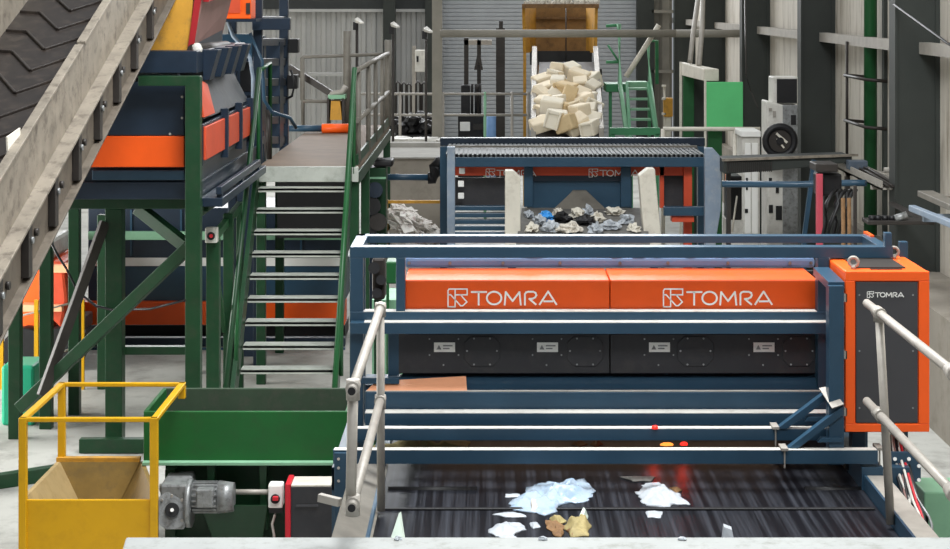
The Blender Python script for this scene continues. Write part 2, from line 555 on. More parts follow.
# orange hood panels
for k, (a, b, lx) in enumerate(((405, 609.6, 448), (610.4, 818, 663.5))):
    mb = MB()
    zt, zb = wz(280, 11.6), wz(310, 11.6)
    mb.box(wx(a, 11.6), wx(b, 11.6), 11.6, 12.12, zb, zt)
    h = mb.build('hood_panel', ORANGE, s, .008)
    l = lettering(lx, 288.8, 1.0, 11.598).build('lettering', WHITE, h)
    l['label'] = 'white maker lettering on the orange hood'
mb = MB().R(405, 258, 815, 268, 12.13, .12)
rail = mb.build('hood_rail', BLUE_LIGHT, s, .02)
for x in (409, 450, 503, 560, 620, 668, 728, 790, 811):
    MB().cyl(W(x, 263, 12.13), W(x, 263, 12.11), .012, 8).build('rail_bolt', STEEL, rail)
random.seed(3)
mb = MB()
for i in range(46):
    x = 435 + random.random() * 330
    p = W(x, 258, 12.15 + random.random() * .08)
    mb.blob((p.x, p.y, wz(258, 12.13)), (.03 + .03 * random.random(), .02, .006 + .006 * random.random()), i, .5, 1)
dd = mb.build('settled_dust', DEBRIS, rail)
dd['kind'] = 'stuff'
# black panels
for k, (a, b, labs, covs) in enumerate(((398, 609.5, (444.5, 547.5), (482, 585)), (610.5, 817, (659.5, 764), (695.5, 799)))):
    bp = R(a, 334, b, 373.5, 11.6, .35).build('access_panel', BLACK_PANEL, s, .005)
    for lx in labs:
        lp = R(lx - 10.5, 342.5, lx + 10.5, 352, 11.597, .004).build('warning_plate', WHITE, bp)
        mb = MB().P([(lx - 8, 349.5), (lx - 5.6, 345), (lx - 3.2, 349.5)], 11.594, .003)
        mb.R(lx - 1.5, 345.2, lx + 8, 346.4, 11.594, .003).R(lx - 1.5, 348, lx + 5, 349.2, 11.594, .003)
        mb.build('warning_symbol', STEEL, lp)
        for dx, dy in ((-15, -5), (14, -5), (-15, 11), (14, 11), (-1, 21)):
            MB().cyl(W(lx + dx, 344 + dy, 11.6), W(lx + dx, 344 + dy, 11.592), .006, 8).build('screw', STEEL, bp)
    for cx_ in covs:
        hw = 18 if cx_ != 799 else 16.5
        pts = [(cx_ - hw, 343), (cx_ - hw + 7, 336.5), (cx_ + hw - 7, 336.5), (cx_ + hw, 343), (cx_ + hw, 359), (cx_ + hw - 7, 366.5), (cx_ - hw + 7, 366.5), (cx_ - hw, 359)]
        c = MB().P(pts, 11.592, .012).build('cover_plate', BLACK_PANEL, bp, .003)
        for dx, dy in ((-hw + 3, 351), (hw - 3, 351), (-8, 338.5), (8, 338.5), (-8, 364.5), (8, 364.5)):
            MB().cyl(W(cx_ + dx, dy, 11.59), W(cx_ + dx, dy, 11.582), .0065, 8).build('screw', STEEL, c)
# stepped lower hood
mb = MB()
mb.hull([W(365, 378, 11.6), W(829, 378, 11.6), W(829, 391, 11.5), W(365, 391, 11.5)], [W(365, 378, 11.6) + Vector((0, .12, 0)), W(829, 378, 11.6) + Vector((0, .12, 0)), W(829, 391, 11.5) + Vector((0, .2, 0)), W(365, 391, 11.5) + Vector((0, .2, 0))])
mb.build('lower_hood', BLUE, s, .002)
R(365, 391.5, 829, 412, 11.46, .2).build('lower_hood', BLUE, s, .008)
R(365, 413.5, 829, 425.5, 11.34, .1).build('crossbeam', BLUE, s, .002)
R(352, 429, 843, 440.5, 11.14, .06).build('crossbeam', BLUE, s, .002)
R(333, 450.5, 878, 464, 10.9, .06).build('crossbeam', BLUE, s, .002)
MB().box(wx(402, 11.7), wx(822, 11.7), 11.75, 12.75, H - 2.70, wz(334, 11.6)).build('inner_light_block', NAVY, s)  # added body that keeps light out of the belt slot
MB().box(wx(408, 12.75), wx(826, 12.75), 12.75, 12.80, H - 2.955, H - 1.92).build('rear_light_block', BLACK, s)  # added sheet that shuts out light from behind the slot
MB().box(wx(350, 11.6), wx(350, 11.6) + .03, 11.62, 12.75, H - 2.95, wz(440, 11.6)).box(wx(836, 11.6), wx(836, 11.6) + .03, 11.3, 12.75, H - 2.95, wz(440, 11.6)).build('side_light_block', BLACK, s)  # added side sheets, keep the space under the machine dark
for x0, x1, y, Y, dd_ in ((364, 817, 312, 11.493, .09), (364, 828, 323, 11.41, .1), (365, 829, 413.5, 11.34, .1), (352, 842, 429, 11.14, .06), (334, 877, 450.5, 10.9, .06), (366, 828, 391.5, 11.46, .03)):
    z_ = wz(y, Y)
    MB().box(wx(x0, Y), wx(x1, Y), Y + .001, Y + dd_, z_, z_ + .004).build('painted_top_glint', OFFWHITE, s)  # pale strip paints a highlight along the beam's top face
# sheet lying on the sloped plate, bolted on
o = MB().hull([W(366, 391, 11.485), W(467, 391, 11.485), W(466, 377, 11.585), W(376, 382, 11.56)], [W(366, 391, 11.465), W(467, 391, 11.465), W(466, 376, 11.565), W(376, 381, 11.54)]).build('orange_flap', PEACH, s)
o['label'] = 'pale orange plate on the blue lower hood'
def lamp(name, loc, watt, col, size=.05):
    l = bpy.data.lights.new(name, 'POINT')
    l.energy, l.color, l.shadow_soft_size = watt, col, size
    o = bpy.data.objects.new(name, l)
    o.location = loc
    COL.objects.link(o)


area('tunnel_lamp', (.8, 12.45, H - 2.72), 2.4, .15, 3.0, (1, .66, .45))
for x in (655, 684):
    lamp('indicator_light', (wx(x, 11.6), 11.7, H - 2.83), .45, (1, .06, .03), .02)
# gussets
for (A, B, C, Y) in (((830, 389), (777, 429), (830, 429), 11.12), ((843, 406), (786, 450), (843, 450), 10.93)):
    mb = MB()
    mb.P([(A[0], A[1]), (A[0], A[1] + 9), (B[0] + 10, B[1]), (B[0], B[1])], Y, .06)
    mb.P([(C[0], C[1] - 12), (C[0], C[1] - 7.5), (C[0] - 25, C[1] - 7.5), (C[0] - 21, C[1] - 12)], Y, .05)
    mb.build('gusset', BLUE, s, .002)
mb = MB().hull([W(819, 388, 11.08), W(829, 386, 11.08), W(844, 404, 10.90), W(832, 408, 10.90)], [W(819, 389, 11.10), W(829, 387, 11.10), W(844, 405, 10.92), W(832, 409, 10.92)])
mb.build('lit_gusset_end', GALV, s)  # pale plate puts the lit end face of the gusset into colour
for x, y, Y in ((775, 429, 11.13), (784, 450.5, 10.89), (879, 450, 10.95)):
    MB().box(wx(x - 3, Y), wx(x + 4, Y), Y - .02, Y + .1, wz(y, Y), wz(y - 3, Y)).R(x, y, x + 1.6, y + 18, Y, .012).build('clamp', GALV, s, .003)
# base frame: left and right depth beams on legs
MB().box(-.94, -.86, 10.9, 12.2, ZB - .14, ZB).build('base_beam', BLUE, s, .002)
MB().box(2.27, 2.40, 10.9, 12.2, ZB - .14, ZB).build('base_beam', BLUE, s, .002)
for X0, X1, n in ((-.94, -.83, 0), (2.44, 2.56, 1)):
    for Y in (10.9, 12.1):
        MB().box(X0, X1, Y, Y + .1, 0, ZB - .002).build('leg', BLUE, s, .002)
lp = MB().R(334, 453, 352, 545, 10.88, .02).build('base_plate', BLUE, s, .003)
for x, y in ((338.5, 459), (348, 457), (338.5, 468), (338.5, 481), (338.5, 520)):
    MB().cyl(W(x, y, 10.88), W(x, y, 10.865), .009, 8).build('bolt', GALV, lp)
rp = MB().R(890, 452, 921, 482, 10.98, .02).build('base_plate', BLUE, s, .003)
for x, y in ((895, 459), (909, 459), (919, 466), (919, 480)):
    MB().cyl(W(x, y, 10.98), W(x, y, 10.965), .012, 8).build('bolt', WHITE, rp)
# indicator lamps seen on and under the beams
for x, y, Y, m, rx in ((655, 427.5, 11.13, LED_RED, 3.5), (684, 444, 11.5, LED_RED, 4.0), (667, 444.5, 11.45, LED_AMBER, 7)):
    p = W(x, y, Y)
    MB().blob(p - Vector((0, 0, .006)), (rx * Y / F, .02, .014), 1, .2).build('indicator_lamp', m, s)

# ================================================================== the black belt conveyor
BZ = H - 2.97
c = thing('belt_conveyor', (.8, 11, 0), 'wide shiny black belt conveyor running under the orange hooded machine', 'conveyor')
mb = MB()
mb.box(-.64, 2.28, 9.0, 13.2, BZ - .012, BZ)
mb.cyl((-.64, 9.0, BZ - .15), (2.28, 9.0, BZ - .15), .15, 24).cyl((-.64, 13.2, BZ - .15), (2.28, 13.2, BZ - .15), .15, 24)
mb.box(-.64, 2.28, 9.0, 13.2, BZ - .30, BZ - .288)
mb.build('belt', BELT, c)
for Y in (10.47, 9.7):
    MB().box(-.62, 2.26, Y, Y + .035, BZ - .002, BZ + .012).build('belt_cross_strip', BLACK, c, .004)  # thin dark strip raised across the belt
MB().box(-.74, -.645, 8.9, 13.3, BZ - .35, BZ + .02).build('side_rail', BLUE, c, .005)
MB().box(2.285, 2.30, 8.9, 13.3, BZ - .35, BZ + .09).build('side_rail', BLUE, c)
fl = MB().box(2.30, 2.425, 8.9, 11.0, BZ + .06, BZ + .09).build('side_flange', GALV, c, .004)
fl['label'] = 'pale grey top flange along the right belt edge'
sk = MB().hull([(-.84, 9.2, BZ + .07), (-.83, 9.2, BZ + .08), (-.63, 9.2, BZ + .006), (-.64, 9.2, BZ + .002)], [(-.84, 11.5, BZ + .07), (-.83, 11.5, BZ + .08), (-.63, 11.5, BZ + .006), (-.64, 11.5, BZ + .002)]).build('edge_skirt', GALV_DULL, c)
sk['label'] = 'grey sheet skirt sealing the left belt edge'
for X in (-.72, 2.29):
    for Y in (9.15, 13.0):
        MB().box(X - .02 if X < 0 else X, X + .07, Y, Y + .08, 0, BZ - .3).build('leg', BLUE, c, .004)
for xa_, xb_ in ((-.60, -.06), (1.93, 2.27)):
    MB().cyl((xa_, 10.93, BZ - .012), (xb_, 10.93, BZ - .012), .028, 12).build('belt_ridge', BLACK, c)  # dark round bar half sunk in the belt surface
# trash on the belt
def litter(pix, h, m, name, label, cat, seed, z=BZ):
    return MB().film(pix, z, h, seed).thing(name, m, label, cat)


litter([(507, 509), (518, 498), (533, 486), (548, 483), (565, 484), (583, 480), (594, 489), (590, 502), (577, 503), (566, 501), (555, 512), (546, 516), (536, 513), (521, 512)], .055, FILM, 'plastic_bag', 'large crumpled pale blue plastic bag in the middle of the black belt', 'bag', 1)
litter([(638, 492), (645, 484), (658, 483), (667, 489), (680, 495), (692, 506), (676, 506), (664, 509), (648, 507), (640, 502)], .045, FILM_WHITE, 'plastic_bag', 'smaller white plastic bag with a trailing tip on the right of the belt', 'bag', 2)
litter([(489, 533), (494, 527), (508, 523), (521, 524), (527, 530), (515, 536), (497, 537)], .03, FILM_WHITE, 'crumpled_rag', 'crumpled white rag near the white beam left of the cardboard', 'rag', 3)
litter([(493, 515), (505, 513), (524, 515), (526, 518), (505, 518)], .012, FILM_WHITE, 'plastic_strip', 'thin white plastic strip just below the large pale blue bag', 'scrap', 4)
litter([(505, 495), (520, 495), (520, 498), (506, 498)], .01, FILM_WHITE, 'plastic_strip', 'short white strip left of the top of the pale blue bag', 'scrap', 5)
litter([(544, 521), (556, 522), (566, 527), (562, 537), (553, 535), (547, 529)], .045, CARD, 'cardboard_scrap', 'torn brown cardboard scrap below the large pale blue bag', 'cardboard', 6)
litter([(564, 526), (578, 524), (584, 514), (590, 527), (587, 537), (570, 537)], .05, BOARD, 'leafy_scrap', 'yellowish ragged scrap beside the brown cardboard on the belt', 'scrap', 7)
litter([(645, 513), (654, 511), (664, 513), (660, 519), (648, 519)], .015, FILM_WHITE, 'plastic_scrap', 'flat white scrap just below the smaller white bag', 'scrap', 8)
litter([(622, 478), (640, 477), (656, 478), (650, 482), (632, 482)], .012, MESH_GREY, 'flat_scrap', 'flat grey scrap above the smaller white bag', 'scrap', 9)
litter([(668, 489), (676, 488), (682, 491), (676, 494)], .012, CARD, 'cardboard_scrap', 'small brown scrap tucked behind the smaller white bag', 'cardboard', 10)
litter([(549, 520), (560, 518), (567, 522), (558, 525)], .03, BOARD, 'cardboard_scrap', 'pale curl of card on top of the brown cardboard scrap', 'cardboard', 21)
litter([(566, 531), (574, 529), (580, 534), (572, 538)], .03, CARD, 'cardboard_scrap', 'dark brown scrap at the front of the yellowish ragged scrap', 'cardboard', 22)
litter([(530, 524), (537, 523), (540, 528), (533, 530)], .012, FILM_WHITE, 'plastic_scrap', 'tiny white scrap between the white rag and the brown cardboard', 'scrap', 23)
litter([(497, 537), (512, 535), (518, 539), (504, 541)], .015, FILM_WHITE, 'plastic_scrap', 'thin white scrap in front of the crumpled white rag', 'scrap', 24)
litter([(578, 520), (584, 513), (588, 517), (584, 523)], .04, PALE_SHARD, 'leafy_scrap', 'small pale tuft behind the yellowish ragged scrap', 'scrap', 25)
litter([(530, 506), (537, 504), (540, 511), (531, 513)], .05, DEBRIS, 'dark_scrap', 'small dark and white scrap against the front of the pale blue bag', 'scrap', 11)
litter([(372, 446.5), (452, 446), (464, 441), (470, 444), (470, 450), (372, 450)], .05, BOARD, 'wood_board', 'pale splintered board lying in the slot between two blue beams', 'board', 12)
litter([(572, 445), (580, 441), (588, 445), (580, 448)], .04, CARD, 'carton_scrap', 'left one of two tan scraps in the dark slot under the machine', 'scrap', 13)
litter([(590, 445), (597, 440), (603, 445), (596, 448)], .05, CARD, 'carton_scrap', 'right one of two tan scraps in the dark slot under the machine', 'scrap', 14)
sh = MB().prism([on_plane(722, 544, BZ), on_plane(735, 544, BZ), W(732, 530, 9.85), W(724, 527, 9.85)], (0, .03, .01))
sh.thing('plastic_scrap', FILM_WHITE, 'upright white plastic shard by the white beam right of centre', 'scrap')
MB().prism([on_plane(388, 546, BZ), on_plane(404, 546, BZ), W(399, 513, 9.9)], (.01, .03, 0)).thing('plastic_scrap', PALE_SHARD, 'upright pale green pointed shard at the left edge of the belt', 'scrap')

# ================================================================== control cabinet
k = thing('control_cabinet', (wx(888, 11), 11.3, wz(432, 11)), 'tall orange control cabinet with charcoal door at the right end of the machine', 'cabinet')
X0, X1, Z0, Z1 = wx(845.5, 11), wx(929.5, 11), wz(432, 11), wz(271.5, 11)
MB().box(X0, X1, 11.02, 11.69, Z0, Z1).build('body', ORANGE_HOT, k, .012)
mb = MB()
for a, b, e, g in ((845.5, 929.5, 271.5, 281), (845.5, 929.5, 424, 432), (845.5, 855, 281, 424), (919, 929.5, 281, 424)):
    mb.R(a, e, b, g, 11.0, .03)
mb.build('front_frame', ORANGE_HOT, k, .004)
d = R(856, 282, 918, 423, 11.005, .03).build('door', GREY_PANEL, k, .004)
l = lettering(867.3, 291.7, .335, 11.003, .003, 15, bold=1.25).build('lettering', WHITE, d)
l['label'] = 'small white maker lettering on the charcoal door'
for x, y in ((859.5, 295), (913, 295), (859.5, 351), (913, 351), (859.5, 408), (913, 408)):
    MB().cyl(W(x, y, 11.005), W(x, y, 10.998), .006, 8).build('screw', STEEL, d)
MB().box(X0 + .09, X1 - .12, 11.12, 11.62, Z1 - .002, Z1 + .008).build('roof_plate', FRAME_DARK, k)
MB().box(X0 + .17, X1 - .15, 11.07, 11.10, Z1, Z1 + .004).build('vent_slot', BLACK, k)
for x, y, Y in ((853.5, 265, 11.1), (894, 252, 11.55)):
    p = W(x, y, Y)
    MB().ring((p.x, p.y, Z1 + .045), (0.3, 1, 0), .028, .010).cyl((p.x, p.y, Z1), (p.x, p.y, Z1 + .02), .016, 10).build('lifting_eye', GALV, k)
for y in (298, 355, 412):
    MB().box(X0 - .02, X0 + .01, 11.0, 11.03, wz(y + 4, 11), wz(y - 4, 11)).build('hinge', GALV, k)
MB().box(X0 - .05, X1 - .1, 11.2, 11.6, Z0 - .05, Z0).box(wx(852, 11.2), wx(866, 11.2), 11.2, 11.3, Z0 - .16, Z0 - .05).box(X0 + .35, X0 + .43, 11.2, 11.3, 0, Z0 - .04).build('support_bracket', BLUE, k, .004)
# cables under the cabinet
random.seed(11)
cols = [BLACK, OFFWHITE, MAUVE, BLACK, OFFWHITE, RED, BLACK, STEEL]
names = ['black', 'white', 'pinkish', 'black', 'white', 'red', 'black', 'grey']
kb = thing('cable_bundle', (wx(900, 11.1), 11.1, 0), 'bundle of loose black and white cables hanging below the orange cabinet', 'cables')
for i in range(8):
    x = 889 + i * 2.0
    pts = [W(x, 428, 11.15), W(x + 1 + random.random() * 3, 448, 11.1), W(x + 6 + random.random() * 5, 470 + random.random() * 8, 10.9), W(x + 13 + random.random() * 6, 500, 10.75), W(x + 22 + random.random() * 8, 525, 10.6), W(x + 24 + random.random() * 6, 552, 10.5)]
    pts[-1].z = .9
    # smooth by subdividing
    q = []
    for a, b, c2, d2 in zip([pts[0]] + pts[:-2], pts[:-1], pts[1:], pts[2:] + [pts[-1]]):
        for t in (0, .25, .5, .75):
            q.append(.5 * ((2 * b) + (-a + c2) * t + (2 * a - 5 * b + 4 * c2 - d2) * t * t + (-a + 3 * b - 3 * c2 + d2) * t ** 3))
    q.append(pts[-1])
    MB().tube(q, .009, 6).build('cable', cols[i], kb)
R(924, 492, 975, 552, 11.25, .35).box(wx(924, 11.25), wx(930, 11.25), 11.25, 11.6, 0, 1.0).box(wx(968, 11.25), wx(975, 11.25), 11.25, 11.6, 0, 1.0).thing('safety_barrier', GREEN_PALE, 'pale green barrier sheet at the right edge below the grey handrail', 'barrier', bevel=.01)

# ================================================================== handrails near the camera
def elbow(p, r):
    return MB().ring(p, (0, 1, 0), r * 1.05, r * .55)


hr = thing('handrail', (-.62, 9.3, 1.2), 'grey two bar tube handrail at the left edge of the belt', 'handrail')
r = .0245
Yf, Yn = 10.4, 8.28
zt, zl = wz(308, Yf), wz(400, Yf)
X = -.616
BASE = H - 537 * 8.4 / F
MB().cyl((X, Yf + .06, zt), (X, Yn - .09, zt - .002), r, 14).build('rail', GALV, hr)
MB().cyl((X, Yf + .06, zl), (X, Yn - .09, zl), r, 14).build('rail', GALV, hr)
MB().cyl((X, Yf, zt), (X + .004, Yf, BZ + .02), r * .95, 14).build('post', GALV, hr)
MB().cyl((X, Yn, zt), (X - .012, Yn, zl - .06), r, 14).build('post', GALV, hr)
for z in (zt, zl):
    MB().cyl((X, Yf - .05, z), (X, Yf + .04, z), r * 1.35, 14).cyl((X, Yf, z - .05), (X, Yf, z + .03), r * 1.3, 14).build('clamp', GALV, hr)
    MB().cyl((X, Yn - .04, z), (X, Yn + .05, z), r * 1.35, 14).cyl((X, Yn, z - .06), (X, Yn, z + .035), r * 1.3, 14).build('clamp', GALV, hr)
    MB().cyl((X, Yn - .0895, z - .001), (X, Yn - .0925, z - .001), r * .74, 14).build('tube_bore', BLACK, hr)
MB().bar((X - .06, Yn, zl), (X - .16, Yn + .05, zl + .01), .03, .035).build('stay', GALV, hr)
hr = thing('handrail', (2.22, 9.3, 1.2), 'grey two bar tube handrail crossing in front of the orange cabinet', 'handrail')
X = 2.215
zt, zl = wz(306, 10.4), wz(405, 10.4)
MB().cyl((X, 10.5, zt), (X, 8.05, zt), r, 14).build('rail', GALV, hr)
MB().cyl((X, 10.5, zl), (X, 8.05, zl), r, 14).build('rail', GALV, hr)
MB().cyl((X, 10.17, zt), (X + .05, 10.1, BZ + .03), r, 14).build('post', GALV, hr)
MB().cyl((X, 8.22, zt), (X, 8.22, BASE), r, 14).build('post', GALV, hr)
for z, dx in ((zt, 0), (zl, .02)):
    MB().cyl((X, 10.12, z), (X, 10.23, z), r * 1.4, 14).cyl((X + dx, 10.17, z - .05), (X + dx, 10.17, z + .02), r * 1.35, 14).build('clamp', GALV, hr)
    MB().cyl((X, 8.42, z), (X, 8.62, z), r * 1.35, 14).cyl((X, 8.49, z), (X, 8.55, z), r * 1.7, 14).build('coupling', GALV, hr)
MB().cyl((X, 8.22, BASE), (X, 8.22, BASE + .012), .06, 16).build('base_flange', GALV, hr)

# white beam at the bottom edge
wb = thing('parapet_beam', (.9, 8.2, 0), 'long flat white painted beam across the bottom edge of the picture', 'beam')
MB().hull([(wx(126, 8.4), 8.4, BASE), (4.2, 8.4, BASE), (4.2, 8.4, BASE - .18), (wx(126, 8.4), 8.4, BASE - .18)], [(wx(119, 8.0), 7.95, BASE), (4.2, 7.95, BASE), (4.2, 7.95, BASE - .18), (wx(119, 8.0), 7.95, BASE - .18)]).build('beam', WHITE_BEAM, wb, .008)
for X in (-1.5, 1.2, 3.9):
    MB().box(X, X + .1, 8.1, 8.2, 0, BASE - .17).build('support_post', WHITE_BEAM, wb)
for x, y in ((383, 536), (394, 534), (543, 539), (678, 539), (690, 536)):
    pass

# ================================================================== left inclined conveyor
cv = thing('inclined_conveyor', (-3.3, 9, 0), 'dusty grey inclined conveyor with brown chevron belt at the top left', 'conveyor')
SL = .34


def cz(Y, o): return H + (Y - 16.5) * SL + o


def run(x0, x1, o0, o1, Y0=4.6, Y1=17.4):
    return MB().hull([(x0, Y0, cz(Y0, o0)), (x1, Y0, cz(Y0, o0)), (x1, Y0, cz(Y0, o1)), (x0, Y0, cz(Y0, o1))], [(x0, Y1, cz(Y1, o0)), (x1, Y1, cz(Y1, o0)), (x1, Y1, cz(Y1, o1)), (x0, Y1, cz(Y1, o1))])


run(-3.74, -2.97, .60, .62).build('belt', BELT_BROWN, cv)
run(-2.96, -2.91, .0, .40).build('side_channel', FRAME_MID, cv, .004)
run(-2.96, -2.84, .385, .41).build('channel_flange', FRAME, cv, .004)
run(-2.96, -2.85, .0, .02).build('channel_flange', FRAME_MID, cv, .004)
for Y0, Y1 in ((4.6, 8.0), (8.02, 10.6), (10.62, 13.05), (13.07, 15.3), (15.32, 17.4)):
    run(-2.975, -2.945, .40, .84, Y0, Y1).build('skirt_plate', FRAME, cv, .004)
    run(-2.985, -2.92, .835, .86, Y0 + .02, Y1 - .02).build('skirt_lip', FRAME, cv, .004)
run(-3.80, -3.75, .1, .9).build('side_plate', FRAME, cv, .004)
MB().cyl((-3.74, 17.3, cz(17.3, .42)), (-2.97, 17.3, cz(17.3, .42)), .2, 20).build('head_drum', FRAME_DARK, cv)
Y = 6.0
while Y < 17.0:
    v = [(-3.73, Y + .40), (-3.56, Y + .37), (-3.335, Y), (-2.99, Y + .38)]
    mb = MB()
    for (xa, ya), (xb, yb) in zip(v, v[1:]):
        mb.bar((xa, ya, cz(ya, .625)), (xb, yb, cz(yb, .625)), .022, .03)
    mb.build('chevron_cleat', BELT_BROWN, cv, .006)
    Y += .42
for i in range(10):
    Y = 15.44 - i * .69
    g = MB().hull([(-2.91, Y - .06, cz(Y, .03)), (-2.91, Y + .09, cz(Y, .03)), (-2.91, Y + .09, cz(Y, .37)), (-2.91, Y - .06, cz(Y, .37))], [(-2.86, Y - .06, cz(Y, .03)), (-2.86, Y + .03, cz(Y, .03)), (-2.86, Y + .03, cz(Y, .37)), (-2.86, Y - .06, cz(Y, .37))]).build('bracket', FRAME_DARK, cv, .004)
    MB().cyl((-2.91, Y + .28, cz(Y + .28, .18)), (-2.885, Y + .28, cz(Y + .28, .18)), .026, 10).build('bolt', FRAME_DARK, cv)
    MB().cyl((-2.86, Y - .0, cz(Y, .26)), (-2.845, Y, cz(Y, .26)), .022, 8).build('bolt', STEEL, g)
for X in (-3.78, -2.96):
    for Y in (6.0, 9.2):
        MB().box(X, X + .08, Y, Y + .1, 0, cz(Y, .05)).build('leg', FRAME, cv)

# ================================================================== green steel support structure
g = thing('steel_support_frame', (-3.2, 17.5, 0), 'green steel frame of posts and braces holding the blue and orange feeder', 'frame')
for x0, y0, x1, Y in ((185, 76, 200, 16.0), (105, 209, 122, 17.0), (68, 209, 79, 18.2), (97, 215, 106, 19.4), (39, 230, 51, 17.6), (8, 280, 20, 17.2)):
    MB().RF(x0, y0, x1, Y, (x1 - x0) * Y / F).build('post', GREEN_DARK, g, .006)
R(138, 76, 186, 86, 16.0, .12).build('top_beam', GREEN_DARK, g, .006)
MB().R(66, 196.5, 186, 209, 16.6, .2).build('top_beam', GREEN_DARK, g, .006)
MB().box(-3.75, wx(186, 16.0), 18.9, 19.1, wz(196, 16.6) - .12, wz(196, 16.6)).build('top_beam', GREEN_DARK, g, .006)
MB().box(wx(186, 16), wx(199, 16), 16.1, 20.4, wz(196, 16.6) - .14, wz(196, 16.6)).build('top_beam', GREEN_DARK, g, .006)
MB().RF(186.5, 209, 196, 20.2, .12).build('post', GREEN_DARK, g, .006)
MB().bar(W(190, 246, 16.3), W(20, 408, 16.7), .10, .11).build('brace', GREEN_DARK, g, .006)
MB().bar(W(138, 208, 16.75), W(190, 249, 16.5), .10, .11).build('brace', GREEN_DARK, g, .006)
o = MB().bar(W(105, 222, 17.0), W(42, 396, 16.5), .05, .10).build('brace', FRAME_DARK, g, .006)
o['label'] = 'dark grey diagonal brace'
MB().R(122, 347, 187, 355, 17.2, .1).build('tie_beam', GREEN_DARK, g, .006)
MB().bar((wx(80, 16.7), 16.7, .07), (wx(150, 16.7), 16.7, .07), .1, .13).build('tie_beam', GREEN_DARK, g, .006)
MB().bar((wx(-20, 15.4), 15.4, .06), (wx(48, 15.4), 15.8, .06), .1, .12).build('tie_beam', GREEN_DARK, g, .006)

# feeder on top: blue and orange housing
m = thing('screening_feeder', (-3.0, 17.6, wz(196.5, 16.6)), 'blue and orange vibrating feeder on the green steel frame at upper left', 'machine')
zb = wz(196.5, 16.6)
XS = -2.55
MB().box(-3.75, wx(184.5, 16.2), 16.2, 19.4, wz(136, 16.2), wz(82, 16.2)).build('front_housing', NAVY, m, .01)
for x, y in ((182, 97), (182, 118), (170, 134)):
    MB().cyl(W(x, y, 16.2), W(x, y, 16.18), .012, 8).build('bolt', GALV, m)
MB().box(-3.75, wx(184.5, 16.2), 16.18, 16.4, wz(167, 16.2), wz(136, 16.2)).build('orange_apron', ORANGE, m, .008)
MB().box(-3.75, -2.62, 16.4, 19.6, zb + .16, wz(136, 16.2)).build('lower_housing', NAVY, m)
MB().box(-3.8, -2.60, 16.35, 20.4, zb, zb + .16).build('base_frame', NAVY, m, .008)
MB().R(92, 170, 184, 180, 16.3, .1).build('base_rail', BLUE, m, .006)
# right flank with sloped cheek and orange doors
MB().box(-2.70, XS, 16.15, 19.3, wz(166, 16.15), wz(124, 16.15)).build('flank_box', NAVY, m, .008)
for Y0, Y1 in ((16.18, 17.35), (17.52, 18.35), (18.45, 19.2)):
    dr = MB().box(XS, XS + .025, Y0, Y1, H - 1.44, H - 1.14).build('flank_door', RED_ORANGE, m, .006)
    MB().box(XS - .02, XS + .05, Y1 + .02, Y1 + .09, H - 1.52, H - 1.05).build('flank_rib', NAVY, m)
mb = MB().hull([(-2.80, 16.26, H - .62), (-2.56, 16.26, H - 1.08), (-2.80, 16.26, H - 1.08)], [(-2.80, 19.3, H - .62), (-2.56, 19.3, H - 1.08), (-2.80, 19.3, H - 1.08)])
mb.build('sloped_cheek', CHEEK, m, .006)
MB().hull([(-2.60, 16.13, H - .70), (-2.53, 16.13, H - 1.05), (-2.62, 16.13, H - 1.05)], [(-2.60, 16.75, H - .78), (-2.53, 16.75, H - 1.05), (-2.62, 16.75, H - 1.05)]).build('orange_cheek_plate', RED_ORANGE, m)
MB().box(-3.7, -2.62, 16.25, 19.5, H - .66, H - .46).build('top_collar', NAVY, m, .006)
for Y in (16.6, 17.3, 18.0, 18.7):
    MB().hull([(-2.62, Y, H - .46), (-2.48, Y, H - .46), (-2.56, Y, H - .74), (-2.62, Y, H - .74)], [(-2.62, Y + .25, H - .46), (-2.48, Y + .25, H - .46), (-2.56, Y + .25, H - .74), (-2.62, Y + .25, H - .74)]).build('collar_rib', NAVY, m, .004)
# flank walkway rails / beams
for y0, Y0 in ((178, 16.3), (190, 16.4)):
    pass
MB().box(-2.58, -2.38, 16.2, 19.4, zb - .05, zb + .03).build('flank_beam', NAVY, m, .006)
MB().box(-2.44, -2.39, 16.2, 19.0, zb + .06, zb + .13).build('flank_beam', NAVY, m, .006)
for Y in (16.25, 17.6, 18.9):
    MB().box(-2.44, -2.39, Y, Y + .08, zb + .0, zb + .07).build('beam_foot', NAVY, m)

# hopper above it
h = thing('feed_hopper', (-2.9, 17.2, H - .46), 'yellow feed hopper with maroon edge under the conveyor head', 'hopper')
MB().hull([W(150, 52, 16.6), W(189, 52, 16.6), W(194, -12, 16.6), W(140, -12, 16.6)], [W(150, 52, 16.6) + Vector((0, .04, 0)), W(189, 52, 16.6) + Vector((0, .04, 0)), W(194, -12, 16.6) + Vector((0, .04, 0)), W(140, -12, 16.6) + Vector((0, .04, 0))]).build('front_wall', YELLOW_OLD, h)
MB().hull([W(187, 53, 16.58), W(193, 53, 16.58), W(203, -12, 16.58), W(196, -12, 16.58)], [W(187, 53, 16.66), W(193, 53, 16.66), W(203, -12, 16.66), W(196, -12, 16.66)]).build('edge_angle', MAROON, h)
MB().hull([W(193, 48, 16.7), W(200, 5, 16.7), W(206, -14, 16.7)], [W(220, 44, 18.6), W(230, 5, 18.6), W(234, -14, 18.6)]).build('side_wall', MAUVE, h)
MB().bar(W(206, -2, 16.65), W(240, -12, 18.6), .05, .07).build('rim', MAROON, h)
MB().box(-3.6, -2.72, 16.7, 18.5, H - .46, H - .2).build('throat', NAVY, h)
MB().cyl(W(193, 50, 16.55), W(226, 46, 18.6), .055, 12).build('pivot_shaft', FRAME_DARK, h)
MB().blob(W(197, 52, 16.5), (.05, .05, .06), 4, .2).build('grease_cap', OFFWHITE, h)

